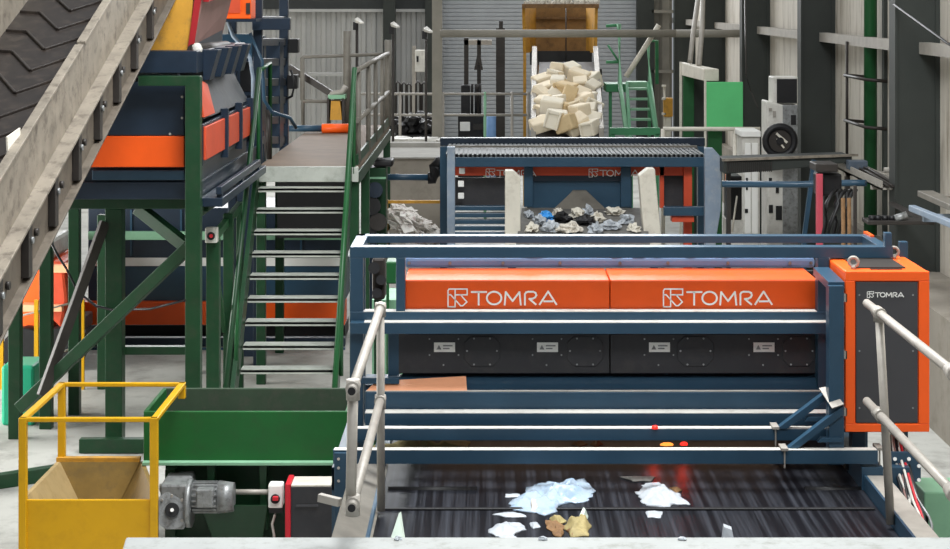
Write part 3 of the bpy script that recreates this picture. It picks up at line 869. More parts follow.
# blue tower behind the feeder with orange motor box
t = thing('drive_tower', (-2.35, 20.8, 0), 'dark blue steel tower with cable loops behind the feeder', 'tower')
for x0, x1, Y in ((253, 262, 20.6), (279, 288, 22.8), (228, 236, 20.6)):
    MB().RF(x0, -20, x1, Y, .1, wz(207.9, 22) if Y > 22 else 0).build('post', NAVY, t, .006)
for y in (20, 42, 62, 82, 100, 120, 140):
    MB().bar(W(257, y, 20.65), W(284, y, 22.85), .06, .09).build('rung', NAVY, t, .005)
R(222, 34, 252, 58, 20.5, .08).build('gusset_plate', BLUE, t, .006)
R(262, 42, 280, 148, 22.2, .4).build('back_plate', NAVY, t)
MB().RF(232, 36, 264, 21.2, .2).build('back_plate', NAVY, t)
R(240, 62, 256, 92, 20.7, .3).build('valve_cabinet', BLACK, t, .01)
R(246, 96, 262, 132, 20.8, .3).build('valve_cabinet', NAVY, t, .01)
R(252, 18, 290, 30, 20.5, .1).build('crossbeam', NAVY, t, .006)
for x, y in ((293, 46), (292, 82)):
    R(x - 5, y - 7, x + 5, y + 7, 22.6, .2).build('junction_box', BLACK, t, .01)
q = [W(228, 22, 20.3), W(233, 36, 20.3), W(243, 47, 20.3), W(250, 58, 20.3), W(253, 78, 20.4), W(253, 110, 20.5)]
MB().tube(q, .022, 10).build('hose', PALE_PLATE, t)
q = [W(250, 33, 20.4), W(262, 60, 20.4), W(264, 100, 20.4), W(272, 112, 20.5), W(290, 118, 20.8), W(296, 128, 20.9)]
MB().tube(q, .02, 8).build('hose', BLUE, t)
q = [W(291, 70, 21.2), W(295, 84, 21.2), W(292, 96, 21.2), W(286, 99, 21.2)]
MB().tube(q, .015, 8).build('hose', BLACK, t)
mbx = thing('motor_box', tuple(W(237, 20, 19.9)), 'bright orange motor box at the top beside the blue tower', 'box')
R(224, -8, 251, 19, 19.9, .4).build('housing', ORANGE_HOT, mbx, .015)
R(226, -4, 240, 13, 19.88, .03).build('door', RED_ORANGE, mbx)
R(246, 3, 250, 14, 19.88, .03).build('connector', FRAME_DARK, mbx)
R(218, 19, 256, 22, 19.9, .5).build('bracket', NAVY, mbx)

# ================================================================== platform and stairs
DZ = H - 1.82
p = thing('walkway_platform', (-2.0, 23, 0), 'raised walkway with dusty brown deck at the top of the green stairs', 'platform')
MB().box(-2.5, -1.42, 19.62, 26.2, DZ - .06, DZ).build('deck', DECK, p)
MB().box(-2.52, -1.40, 19.58, 19.64, DZ - .16, DZ + .005).build('edge_beam', STEPS, p, .005)
for X in (-2.52, -1.46):
    MB().box(X, X + .06, 19.64, 26.2, DZ - .2, DZ - .06).build('edge_beam', GREEN_DARK, p, .005)
for X in (-2.52, -1.50):
    for Y in (19.65, 21.4, 26.0):
        MB().box(X, X + .1, Y, Y + .1, 0, DZ - .1).build('leg', GREEN_DARK, p, .006)
MB().box(-2.40, -1.56, 20.6, 21.2, wz(238, 20.6), DZ - .1).build('under_deck_shade', BLACK, p)  # black box stands in for the shade below the deck
X = -1.43
for z in (H - .77, H - 1.33):
    MB().tube([(X, 19.85, z), (X, 26.1, z)], .03, 10).build('rail', GALV_DULL, p)
for Y in (20.0, 21.7, 23.1, 24.6, 26.05):
    MB().cyl((X, Y, DZ), (X, Y, H - .77), .028, 10).build('post', GALV_DULL, p)
MB().box(X - .01, X + .01, 19.8, 26.1, DZ, DZ + .12).build('toe_board', GREEN_DARK, p)
Y = 26.1
MB().tube([W(388, 54, Y), W(303, 57, Y), W(302, 58, Y), W(302, 100, Y), W(303, 101, Y), W(352, 102, Y)], .026, 8).build('rail', GALV_DULL, p)
MB().cyl(W(347, 31, Y), (wx(347, Y), Y, DZ), .055, 10).build('post', GALV_DULL, p)
MB().cyl(W(388, 40, Y), (wx(388, Y), Y, DZ), .05, 10).build('post', GALV_DULL, p)
MB().cyl(W(303, 57, Y), (wx(303, Y), Y, DZ), .026, 8).build('post', GALV_DULL, p)
MB().tube([W(258, 72, 19.75), W(270, 63, 20.7), (wx(270, 20.7), 20.7, DZ)], .024, 8).build('rail', GREEN, p)
MB().cyl((wx(269, 20.6), 20.6, DZ), W(268, 110, 20.6), .03, 8).build('post', FRAME_DARK, p)

st = thing('metal_staircase', (-2.0, 18, 0), 'steep green staircase with pale steel treads up to the walkway', 'stairs')
n = 0
for i in range(11):
    Y = 19.42 - i * .175
    z = H - 2.03 - i * .209
    mb = MB().box(-2.47, -1.51, Y, Y + .21, z - .03, z)
    mb.box(-2.47, -1.51, Y, Y + .012, z - .045, z)
    mb.build('tread', STEPS, st, .004)
for X in (-2.52, -1.51):
    MB().bar((X + .02, 19.72, H - 1.76), (X + .02, 17.52, H - 4.15), .045, .24).build('stringer', GREEN_DARK, st, .005)
for X, gm in ((-2.49, GREEN_DARK), (-1.45, GREEN)):
    MB().tube([(X, 19.7, H - .75), (X, 16.95, H - 3.93 + .02)], .028, 10).build('handrail', gm, st)
    for Y in (19.6, 17.9):
        zb_ = H - 1.76 - (19.72 - Y) * 1.086
        MB().cyl((X, Y, zb_), (X, Y, H - .75 - (19.7 - Y) * 1.16), .022, 8).build('handrail_post', GREEN, st)
MB().cyl((-1.45, 17.0, 0), (-1.45, 17.0, .3), .024, 8).cyl((-2.49, 17.0, 0), (-2.49, 17.0, .3), .024, 8).build('handrail_foot', GREEN, st)
# post row beside stairs, supporting platform flank, and the push-button box
fr = thing('stair_side_frame', (-2.75, 17.5, 0), 'green side frame of posts left of the staircase with sloped top rail', 'frame')
for x0, x1, y0, Y in ((206, 219, 240, 16.9), (223, 233, 214, 18.0), (236, 243, 205, 19.2)):
    MB().RF(x0, y0, x1, Y, (x1 - x0) * Y / F).build('post', GREEN_DARK, fr, .006)
MB().bar(W(203, 205, 16.3), W(252, 174, 19.6), .1, .12).build('top_rail', GREEN_DARK, fr, .006)
MB().bar(W(212, 240, 16.95), W(240, 205, 19.2), .06, .08).build('brace', GREEN, fr, .006)
MB().bar(W(224, 330, 18.0), W(214, 250, 17.0), .04, .06).build('brace', GREEN, fr)
bx = thing('push_button_box', tuple(W(211, 243, 16.8)), 'small white box with red button on the green post beside the stairs', 'switch')
R(205, 228, 217, 243, 16.8, .1).build('case', OFFWHITE, bx, .008)
MB().cyl(W(211, 236, 16.8), W(211, 236, 16.77), .038, 14).build('button_ring', BLACK, bx)
MB().cyl(W(211, 236, 16.77), W(211, 236, 16.745), .018, 12).build('button', RED, bx)

# ================================================================== machine behind the green frame
b = thing('ballistic_separator', (-3.5, 23, 0), 'long blue machine with white band and orange skirt behind the green frame', 'machine')
R(88, 208, 345, 258, 22, 1.2).build('upper_panel', NAVY, b, .01)
R(88, 258, 345, 266, 21.97, .06).build('white_band', WHITE, b)
R(88, 266, 345, 302, 22, 1.2).build('lower_panel', BLUE, b, .01)
R(76, 302, 345, 325, 21.9, .3).build('orange_skirt', ORANGE, b, .01)
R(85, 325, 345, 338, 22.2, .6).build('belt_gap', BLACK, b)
R(82, 338, 345, 347, 21.8, .15).build('base_beam', NAVY, b, .01)
R(88, 232, 345, 240, 21.7, .1).build('guard_beam', GREEN_PALE, b, .005)
for x in (86, 200, 330):
    MB().RF(x, 346, x + 10, 21.85, .12).build('leg', NAVY, b)
for x in (130, 180, 240, 300):
    R(x, 210, x + 2, 256, 21.98, .02).build('panel_seam', BLUE, b)
MB().box(wx(90, 21.6), wx(345, 21.6), 21.6, 21.65, wz(352, 21.6), wz(348, 21.6)).build('lower_rail', BLUE, b)

# orange vehicle / plant in the daylight at far left
v = thing('orange_loader', (-5.1, 20.8, 0), 'orange loader standing in daylight at the left behind the inclined conveyor', 'vehicle')
MB().hull([W(14, 330, 20.6), W(52, 330, 20.6), W(52, 275, 20.6), W(44, 262, 20.6), W(22, 262, 20.6), W(14, 285, 20.6)], [a + Vector((0, 1.2, 0)) for a in (W(14, 330, 20.6), W(52, 330, 20.6), W(52, 275, 20.6), W(44, 262, 20.6), W(22, 262, 20.6), W(14, 285, 20.6))]).build('body', ORANGE_HOT, v, .03)
MB().hull([W(48, 316, 20.5), W(62, 330, 20.5), W(68, 300, 20.5), W(64, 262, 20.5), W(50, 262, 20.5)], [a + Vector((0, .8, 0)) for a in (W(48, 316, 20.5), W(62, 330, 20.5), W(68, 300, 20.5), W(64, 262, 20.5), W(50, 262, 20.5))]).build('boom', RED_ORANGE, v, .04)
R(48, 265, 70, 273, 20.42, .2).build('crossbar', PEACH, v, .01)
R(20, 305, 62, 312, 20.42, .2).build('crossbar', PEACH, v, .01)
R(20, 332, 66, 346, 20.5, 1.4).build('chassis', STEEL, v, .02)
R(26, 240, 50, 262, 20.7, 1.0).build('cab', OFFWHITE, v, .05)
for x in (24, 58):
    MB().cyl(W(x, 352, 20.35) + Vector((0, 0, 0)), W(x, 352, 20.35) + Vector((0, .4, 0)), .26, 20).build('wheel', BLACK, v)
MB().RF(18, 346, 64, 20.65, 1.0).build('underframe', FRAME_DARK, v)
gd = thing('green_tank', tuple(Vector((wx(68, 23.6), 23.8, 0))), 'green rounded tank behind the orange loader at far left', 'tank')
mb = MB().blob(W(66, 262, 23.6), (.2, .2, .28), 2, .03, 3, flat=False)
mb.build('dome', GREEN_SIGN, gd)
MB().cyl((wx(66, 23.6), 23.6, 0), W(66, 262, 23.6), .18, 16).build('barrel', OFFWHITE, gd)
MB().RF(1, 366, 34, 17.75, .5).thing('waste_bin', TEAL, 'teal plastic bin between green posts at far left', 'bin', bevel=.03)
for i, x in enumerate((33, 76)):
    pass
yr = thing('yellow_barrier', (wx(30, 19.4), 19.4, 0), 'thin yellow barrier of posts and rails before the orange loader', 'barrier')
for x in (1, 36, 82):
    MB().RF(x - 2, 300, x + 2, 19.4, .04).build('post', YELLOW, yr)
MB().tube([W(-20, 326, 19.42), W(84, 300, 19.42)], .012, 6).build('chain_rail', GALV, yr)
MB().tube([W(-20, 376, 19.42), W(84, 345, 19.42)], .012, 6).build('chain_rail', GALV, yr)

# ================================================================== green trough conveyor
gt = thing('trough_conveyor', (-1.8, 13.9, 0), 'grass green trough conveyor between the yellow hopper and the blue frame', 'conveyor')
xa, xb = wx(143.5, 13.5), wx(349, 13.5)
zt, zm = wz(411.5, 13.5), wz(461, 13.5)
MB().box(xa, xb, 13.5, 13.53, zm, zt).build('front_panel', GREEN_TROUGH, gt, .006)
MB().box(xa, xb, 14.3, 14.33, zm, zt).build('back_panel', GREEN_GRIMY, gt, .006)
MB().box(xa, xa + .03, 13.53, 14.3, zm, zt).build('end_panel', GREEN_TROUGH, gt)
MB().box(xb - .03, xb, 13.53, 14.3, zm, zt).build('end_panel', GREEN_TROUGH, gt)
MB().box(xa, xb, 13.53, 14.3, zm, zm + .02).build('belt', BLACK, gt)
MB().box(xa, xb, 13.44, 13.54, zm - .02, zm + .005).build('flange', GREEN_PALE, gt, .004)
MB().box(xa + .12, xb, 13.75, 14.2, zm - .75, zm - .02).build('lower_trough', GREEN_DARK, gt)
for x in (211, 263):
    MB().P([(x - 4, 462), (x + 4, 462), (x + 3, 492), (x + 5, 530), (x - 3, 530), (x - 3, 492)], 13.5, .1).build('rib', GREEN_DARK, gt, .004)
MB().hull([W(200, 505, 13.3), W(268, 505, 13.3), W(262, 545, 13.4), W(215, 545, 13.4)], [W(200, 505, 13.6), W(268, 505, 13.6), W(262, 545, 13.6), W(215, 545, 13.6)]).build('motor_mount', GREEN_DARK, gt, .006)
for x in (165, 335):
    for Y in (13.55, 14.2):
        MB().RF(x, 470, x + 10, Y, .08).build('leg', GREEN_DARK, gt)
mo = thing('gear_motor', tuple(W(190, 530, 13.3)), 'grey gear motor on the front of the green trough conveyor', 'motor')
MB().P([(160, 485), (187, 485), (188, 518), (184, 530), (164, 530), (160, 522)], 13.2, .4).build('gearbox', STEEL, mo, .015)
gb = MB().cyl(W(172, 510, 13.2), W(172, 510, 13.17), .135, 22).build('gearbox_cover', STEEL, mo)
MB().cyl(W(172, 510, 13.17), W(172, 510, 13.13), .052, 18).build('shaft_seal', BLACK, gb)
MB().cyl(W(172, 510, 13.13), W(172, 510, 13.115), .014, 10).build('shaft_end', WHITE, gb)
mb = MB()
for kk in range(8):
    a = kk * math.pi / 4
    p0 = W(172, 510, 13.17) + Vector((math.cos(a) * .105, 0, math.sin(a) * .105))
    MB().cyl(p0, p0 - Vector((0, .012, 0)), .011, 8).build('cover_bolt', GALV, gb)
MB().cyl(W(187.5, 503, 13.3), W(192.5, 503, 13.3), .175, 24).build('flange_disc', STEEL, mo)
MB().cyl(W(192, 497, 13.3), W(220, 497, 13.3), .105, 20).build('motor_body', STEEL, mo)
mb = MB()
for kk in range(18):
    a = 2 * math.pi * kk / 18
    dv = Vector((0, math.cos(a), math.sin(a))) * .11
    mb.bar(W(194, 497, 13.3) + dv, W(218, 497, 13.3) + dv, .012, .012)
mb.build('cooling_fins', STEEL, mo)
MB().cyl(W(219, 497, 13.3), W(234, 497, 13.3), .12, 20, .105).build('fan_cowl', STEEL, mo)
R(196, 490, 213, 508, 13.14, .1).build('terminal_box', STEEL, mo, .01)
MB().cyl(W(160, 488, 13.35), W(188, 486, 13.35), .03, 10).build('torque_arm', GALV, mo)
MB().cyl(W(234, 492, 13.4), W(268, 492, 13.4), .02, 10).thing('conduit', GALV, 'short pale conduit between the gear motor and the white switch box', 'conduit')
sb = thing('isolator_switch', tuple(W(275, 508, 13.3)), 'white isolator switch box with red knob beside the gear motor', 'switch')
R(268, 485, 282.5, 508.5, 13.3, .12).build('case', WHITE, sb, .012)
MB().cyl(W(275.2, 499, 13.3), W(275.2, 499, 13.28), .035, 16).build('knob_ring', BLACK, sb)
R(272.5, 497, 278, 501, 13.25, .03).build('knob', RED, sb, .004)
MB().tube([W(276, 508, 13.35), W(275, 515, 13.33), W(272, 524, 13.33), W(274, 535, 13.35), W(275, 552, 13.38)], .010, 6).build('cable', OFFWHITE, sb)
R(269, 508, 283, 513, 13.32, .06).build('gland', BLACK, sb)
bc = thing('black_equipment_box', tuple(Vector((wx(310, 13.1), 13.3, 0))), 'black equipment box with red edge strip left of the blue base frame', 'box')
MB().RF(289, 487, 333, 13.1, .24).build('body', BLACK_PANEL, bc, .006)
MB().RF(285, 484, 290.5, 13.08, .26).build('red_edge', RED, bc, .006)
MB().R(291, 485, 331, 487, 13.1, .24).build('lid', CREAM, bc, .004)
R(296, 505, 318, 507, 13.09, .02).build('seam_strip', GREY_PANEL, bc)

# ================================================================== yellow hopper cage
yh = thing('yellow_hopper', (-2.75, 13.0, 0), 'yellow steel hopper with open tube cage in the lower left corner', 'hopper')
zr, zp = wz(417.5, 12.5), wz(500, 12.5)
xl, xr_ = wx(19, 12.5), wx(158, 12.5)
MB().box(xl, xr_, 12.5, 12.53, .25, zp).build('front_panel', YELLOW, yh, .006)
for X in (xl, xr_ - .055):
    MB().box(X, X + .055, 12.48, 12.53, 0, zr).build('cage_post', YELLOW, yh, .005)
for X in (xl, xr_ - .055):
    MB().box(X, X + .055, 13.62, 13.67, 0 if X < -3 else zr - .12, zr).build('cage_post', YELLOW, yh, .005)
MB().box(xl, xr_, 12.485, 12.525, zr - .03, zr).build('cage_rail', YELLOW, yh, .006)
MB().box(xl, xr_, 13.625, 13.665, zr - .03, zr).build('cage_rail', YELLOW, yh, .006)
for X in (xl, xr_ - .05):
    MB().box(X, X + .05, 12.525, 13.625, zr - .03, zr).build('cage_rail', YELLOW, yh, .006)
zi = wz(460, 13.6)
zi = wz(460, 13.6) - .01
xq = -2.62
MB().hull([(xl + .02, 13.58, zi), (xq, 13.58, zi), (xq - .2, 13.5, .30), (xl + .25, 13.5, .30)], [(xl + .02, 13.61, zi), (xq, 13.61, zi), (xq - .2, 13.53, .30), (xl + .25, 13.53, .30)]).build('back_lining', LINING, yh)
MB().hull([(xl + .03, 12.53, zp), (xl + .03, 13.6, zi), (xl + .26, 13.52, .30), (xl + .26, 12.6, .30)], [(xl, 12.53, zp), (xl, 13.6, zi), (xl + .23, 13.52, .28), (xl + .23, 12.6, .28)]).build('side_lining', DUSTY, yh)
MB().hull([(xr_ - .03, 12.53, zp), (xq, 13.6, zi), (xq - .2, 13.52, .30), (xr_ - .25, 12.6, .30)], [(xr_, 12.53, zp), (xq + .03, 13.6, zi), (xq - .17, 13.52, .28), (xr_ - .22, 12.6, .28)]).build('side_lining', LINING, yh)
MB().box(xl + .25, xr_ - .2, 12.53, 13.5, .27, .30).build('hopper_floor', BROWN, yh)
MB().box(xl, xq, 13.58, 13.64, zi, zi + .03).build('lining_rim', YELLOW_OLD, yh)

# ================================================================== the rear sorter
s2 = thing('rear_sorter', (1.0, 23.6, 0), 'second blue sorting machine with red lettered strip and ribbed grey roof behind', 'machine')
R(440, 138, 705, 146, 24.8, .15).build('top_beam', NAVY, s2, .008)
mb = MB()
n = 56
xa0, xb0 = wx(446, 23.0), wx(705, 23.0)
for i in range(n):
    a = xa0 + (xb0 - xa0) * i / n
    w = (xb0 - xa0) / n
    mb.hull([(a, 23.0, wz(157, 23)), (a + w * .6, 23.0, wz(157, 23)), (a + w * .6, 23.0, wz(157, 23) + .042), (a, 23.0, wz(157, 23) + .042)], [(a, 24.78, wz(146.5, 24.78)), (a + w * .6, 24.78, wz(146.5, 24.78)), (a + w * .6, 24.78, wz(146.5, 24.78) + .042), (a, 24.78, wz(146.5, 24.78) + .042)])
mb.hull([(xa0, 23.0, wz(157, 23)), (xb0, 23.0, wz(157, 23)), (xb0, 23.0, wz(157, 23) + .03), (xa0, 23.0, wz(157, 23) + .03)], [(xa0, 24.78, wz(146.5, 24.78)), (xb0, 24.78, wz(146.5, 24.78)), (xb0, 24.78, wz(146.5, 24.78) + .03), (xa0, 24.78, wz(146.5, 24.78) + .03)])
mb.build('ribbed_roof', ROOF_GREY, s2)
MB().bar((xa0, 23.9, wz(151, 23.9) + .06), (xb0, 23.9, wz(151, 23.9) + .06), .03, .03).build('roof_bar', GALV_DULL, s2)
R(447, 157, 705, 167, 23.0, .12).build('crossbeam', BLUE, s2, .008)
rs = R(455, 167, 690, 175.5, 23.3, .1).build('lettered_strip', RED_ORANGE, s2)
for lx in (486, 589):
    l = lettering(lx, 168.8, .46, 23.298, .006, 13).build('lettering', WHITE, rs)
for x0, x1 in ((524, 533), (621, 631)):
    R(x0, 167, x1, 207, 23.25, .12).build('post', BLUE, s2, .006)
R(527, 177, 632, 208, 23.38, .12).build('centre_panel', BLUE, s2, .008)
R(533, 175.5, 621, 181, 23.33, .06).build('shadow_rail', NAVY, s2)
R(455, 178, 510, 206, 23.45, .12).build('side_panel', BLACK_PANEL, s2)
R(660, 170, 686, 208, 23.45, .12).build('side_panel', BLACK_PANEL, s2)
R(660, 167, 664, 208, 23.3, .1).build('orange_post', RED_ORANGE, s2)
MB().RF(684, 167, 692, 23.2, .1).build('orange_post', RED_ORANGE, s2)
R(664, 207, 705, 216, 22.8, .12).build('crossbeam', BLUE, s2, .008)
R(672, 217, 694, 222, 22.85, .2).build('orange_tray', RED_ORANGE, s2)
for y in (206, 213, 219.5, 226, 232):
    R(450, y, 506, y + 4.6, 22.9, .1).build('slat', BLUE, s2, .008)
MB().RF(447, 147, 455, 22.85, .12).build('post', PALE_PLATE, s2, .008)
MB().box(wx(440, 24.6), wx(448, 24.6), 24.6, 24.75, 0, wz(146, 24.8)).build('post', BLUE, s2)
MB().box(wx(698, 24.6), wx(705, 24.6), 24.6, 24.75, 0, wz(146, 24.8)).build('post', BLUE, s2)
for x, y in ((462, 171), (461, 184), (461, 196)):
    R(x - 3, y - 3, x + 3, y + 3, 23.2, .06).build('sensor_box', WHITE, s2, .01)
pl = MB().P([(705, 330), (705, 148), (713, 148), (720, 156), (722, 175), (721, 210), (716, 240), (712, 330)], 22.4, .12).build('curved_end_plate', PALE_PLATE, s2, .01)
pl['label'] = 'pale blue curved end plate'
MB().hull([W(550, 212, 23.1), W(609, 212, 23.1), W(586, 191, 23.34), W(573, 191, 23.34)], [W(552, 212, 23.37), W(607, 212, 23.37), W(586, 190, 23.37), W(573, 190, 23.37)]).build('centre_chute', GALV_DULL, s2)

c2 = thing('rear_belt', (1.2, 22, 0), 'dusty belt with cream side boards feeding the rear machine', 'conveyor')
MB().hull([W(516, 242, 21.2), W(650, 242, 21.2), W(645, 208, 23.2), W(522, 208, 23.2)], [a - Vector((0, 0, .05)) for a in (W(516, 242, 21.2), W(650, 242, 21.2), W(645, 208, 23.2), W(522, 208, 23.2))]).build('belt', MESH_GREY, c2)
mb = MB().P([(505, 171), (513, 171), (520.5, 178), (520.5, 260), (505, 260)], 21.8, .25)
mb.build('side_board', CREAM, c2, .01)
mb = MB().P([(639, 176), (648, 169), (655, 169), (661, 236), (663, 260), (646, 260)], 21.8, .25)
mb.build('side_board', CREAM, c2, .01)
for x in (508, 650):
    MB().RF(x, 255, x + 8, 21.9, .1).build('leg', BLUE, c2)
# waste on the rear belt
random.seed(21)
spec = [(546, 220, 8, 4, BLUE_BAG, 'plastic_bag', 'small bright blue bag on the rear belt', 'bag'),
        (562, 221, 10, 4, BLACK, 'waste_sack', 'black sack beside the blue bag on the rear belt', 'sack'),
        (578, 217, 7, 4, CREAM, 'carton_scrap', 'cream carton on top of the heap on the rear belt', 'carton'),
        (588, 214, 5, 4, FILM_WHITE, 'plastic_tub', 'round white tub at the back right of the rear belt heap', 'tub'),
        (614, 213, 8, 3, CREAM, 'flat_scrap', 'flat cream scrap at the right of the rear belt near the board', 'scrap'),
        (626, 223, 7, 4, FILM_WHITE, 'carton_scrap', 'white angular carton right of the heap on the rear belt', 'carton'),
        (610, 229, 10, 4, FILM_WHITE, 'plastic_sheet', 'white folded sheet at the right front of the rear belt', 'sheet'),
        (584, 224, 10, 4, BLACK, 'waste_sack', 'black sack under the cream carton on the rear belt', 'sack'),
        (551, 231, 9, 4, FILM_WHITE, 'paper_scrap', 'white paper heap in front of the blue bag on the rear belt', 'paper'),
        (532, 231, 6, 3, CREAM, 'paper_scrap', 'cream paper scrap against the left side board of the rear belt', 'paper'),
        (570, 232, 12, 4, DEBRIS, 'waste_heap_scrap', 'mottled rubbish lump at the front centre of the rear belt', 'scrap'),
        (540, 224, 6, 4, FILM_WHITE, 'plastic_film', 'white film left of the blue bag on the rear belt', 'film'),
        (597, 221, 6, 4, CREAM, 'carton_scrap', 'cream carton between the black sacks and the right side of the rear belt', 'carton'),
        (596, 232, 7, 4, FILM_WHITE, 'paper_scrap', 'white paper scrap in the front right of centre on the rear belt', 'paper'),
        (634, 231, 6, 3, CREAM, 'paper_scrap', 'cream scrap at the front right corner of the rear belt', 'paper'),
        (558, 214, 5, 3, DEBRIS, 'mixed_scrap', 'small mottled scrap behind the blue bag on the rear belt', 'scrap'),
        (529, 216, 4, 3, FILM_WHITE, 'paper_scrap', 'small white scrap at the back left corner of the rear belt', 'paper')]
for i, (x, y, rx, ry, m_, nm, lb, ct) in enumerate(spec):
    tt = (242 - y) / 34.0
    Y = 21.2 + 2.0 * tt * .95
    z0 = wz(242, 21.2) + (wz(208, 23.2) - wz(242, 21.2)) * (Y - 21.2) / 2.0
    pz = z0
    MB().blob((wx(x, Y), Y, pz), (rx * Y / F, .12, ry * Y / F * 1.5), i + 3, .9, 3, 2.2).thing(nm, m_, lb, ct)

# ================================================================== pit with paper left of the rear sorter
R(374, 158, 442, 330, 27.5, .3).struct('trim_40', CONCRETE)
MB().box(wx(374, 27.5), wx(442, 27.5), 27.4, 29.5, wz(158, 27.5), wz(158, 27.5) + .02).struct('trim_41', BLOCK)
bw = R(384, 143, 442, 158, 29.3, .3)
bw.RF(384, 150, 442, 29.35, .2)
bw.struct('trim_42', BLOCK)
random.seed(5)
mb = MB()
for i in range(420):
    u = random.random()
    x = 386 + u * 56
    hh = max(0, 1 - abs(u - .25) * 1.1)
    Y = 25.0 + random.random() * 2.0
    y = 240 - random.random() * 36 * hh
    c0 = W(x, y, Y)
    a, bq = random.random() * 3.1, random.random() - .5
    dx = Vector((math.cos(a), math.sin(a), bq)) * random.uniform(.04, .10)
    dy = Vector((-math.sin(a), math.cos(a), random.random())) * random.uniform(.03, .07)
    mb.prism([c0 - dx - dy, c0 + dx - dy, c0 + dx * .8 + dy, c0 - dx + dy], (0.004, 0, .006))
mb.blob((wx(414, 26), 26, wz(250, 26)), (.3, .8, .2), 3, .3, 3)
mb.box(wx(388, 26), wx(440, 26), 25.2, 27.3, 0, wz(246, 26))
mb.thing('shredded_paper_heap', PAPER, 'heap of shredded white paper against the concrete pit wall', 'paper', kind='stuff')
yb = MB().R(386, 200.5, 442, 203.5, 25.6, .06).R(384, 200, 388, 240, 25.6, .06).RF(384, 240, 388, 25.6, .06)
yb.thing('barrier_bar', YELLOW_OLD, 'thin yellow bar across the paper pit', 'barrier')
MB().tube([W(372, 177, 25.2), W(430, 177.5, 25.2)], .045, 12).thing('blue_pipe', BLUE, 'blue pipe in front of the concrete pit wall ending at a black hose', 'pipe')
MB().tube([W(428, 178, 25.2), W(433, 178, 25.2), W(436, 174, 25.2), W(435, 166, 25.2), W(438, 162, 25.2), W(445, 162, 25.2)], .085, 12).thing('hose_elbow', BLACK, 'thick black bent hose left of the rear machine', 'hose')
gm_ = thing('green_drive_unit', (wx(372, 24.5), 24.6, 0), 'green drive unit with dark motors right of the walkway', 'machine')
MB().RF(362, 168, 386, 24.5, .4).build('body', GREEN_DARK, gm_, .01)
R(362, 177, 386, 179, 24.48, .03).build('pale_lip', GREEN_PALE, gm_)
R(373, 160, 393, 167, 24.5, .4).build('motor_cover', BLACK, gm_, .03)
for i, (x, y, rr_) in enumerate(((375, 190, 8), (372, 206, 9), (378, 222, 9), (369, 234, 7))):
    MB().cyl(W(x, y, 24.2), W(x, y, 24.5), rr_ * 24.2 / F, 14).build('motor', (NAVY, BLACK, FRAME_DARK, BLACK)[i], gm_)
MB().RF(366, 184, 376, 24.3, .2).build('bracket', NAVY, gm_)
tk = thing('chain_drive', (wx(377, 13.4), 13.4, 0), 'dark chain drive hanging behind the left bay of the blue frame', 'drive')
MB().box(wx(372, 13.4), wx(385, 13.4), 13.4, 13.6, wz(300, 13.4), wz(258, 13.4)).build('chain_case', FRAME_DARK, tk, .02)
for i, (x, y, rr_) in enumerate(((374, 268, 6), (381, 280, 5), (377, 293, 5))):
    MB().cyl(W(x, y, 13.25), W(x, y, 13.4), rr_ * 13.3 / F, 14).build('sprocket', BLACK, tk)
MB().RF(374, 300, 381, 13.45, .1).build('stand', GREEN_DARK, tk)
R(386, 262, 400, 284, 14.2, .3).RF(386, 284, 389, 14.2, .05).RF(397, 284, 400, 14.2, .05).thing('green_cover', GREEN, 'green cover box seen through the left bay of the blue frame', 'cover', bevel=.01)
MB().RF(372, 300, 402, 14.6, .6, 0).thing('pale_green_plinth', GREEN_PALE, 'pale green plinth seen through the left bay of the blue frame', 'plinth')

# ================================================================== back of the hall
MB().box(wx(432, 34), wx(442, 34), 34, 34.25, 0, 9.5).struct('trim_43', COLUMN_GREY)
MB().tube([W(440, 33.5, 33.7), W(676, 33.5, 33.7)], .075, 14).cyl(W(676, 33.5, 33.7), (5.0, 33.7, wz(33.5, 33.7)), .075, 14).thing('overhead_pipe', COLUMN_GREY, 'long thick grey horizontal pipe across the back of the hall', 'pipe')
MB().box(wx(496, 36), wx(505, 36), 36, 36.2, 0, wz(28, 36)).box(wx(499, 36), wx(503, 36), 36, 36.1, wz(28, 36), wz(21, 36)).thing('dark_post', FRAME_DARK, 'dark steel post before the roller shutter left of the foam chute', 'post')
# foam chute and hopper
ch = thing('foam_chute', (wx(567, 33), 33, 0), 'steep grey chute filled with cream foam blocks', 'chute')
def slope(t): return (31.0 + 5.5 * t, wz(140, 31.0) + (wz(62, 36.5) - wz(140, 31.0)) * t)
MB().hull([W(536, 140, 31.0), W(600, 140, 31.0), W(594, 62, 36.5), W(539, 62, 36.5)], [a - Vector((0, 0, .1)) for a in (W(536, 140, 31.0), W(600, 140, 31.0), W(594, 62, 36.5), W(539, 62, 36.5))]).build('bed', FRAME_DARK, ch)
MB().hull([W(531, 140, 31), W(536, 140, 31), W(536, 128, 31), W(531, 128, 31)], [W(533, 64, 36.5), W(538, 64, 36.5), W(537, 46, 36.5), W(532, 46, 36.5)]).build('side_wall', GALV, ch, .01)
MB().hull([W(599, 140, 31), W(604, 140, 31), W(604, 128, 31), W(599, 128, 31)], [W(594, 64, 36.5), W(599, 64, 36.5), W(598, 46, 36.5), W(593, 46, 36.5)]).build('side_wall', GALV, ch, .01)
for x in (533, 598):
    for Y, z1 in ((31.1, wz(140, 31)), (36.2, wz(66, 36.5))):
        MB().box(wx(x, Y), wx(x + 4, Y), Y, Y + .1, 0, z1 - .05).build('leg', FRAME_DARK, ch)
fh = thing('foam_hopper', (wx(560, 37), 37, 0), 'yellow sided bunker with brown inside above the foam chute', 'hopper')
MB().RF(532, 6, 591, 38.2, .1, 1.5).build('back_wall', BROWN, fh)
R(530, 17, 592, 19, 38.1, .08).build('stiffener', CARD, fh)
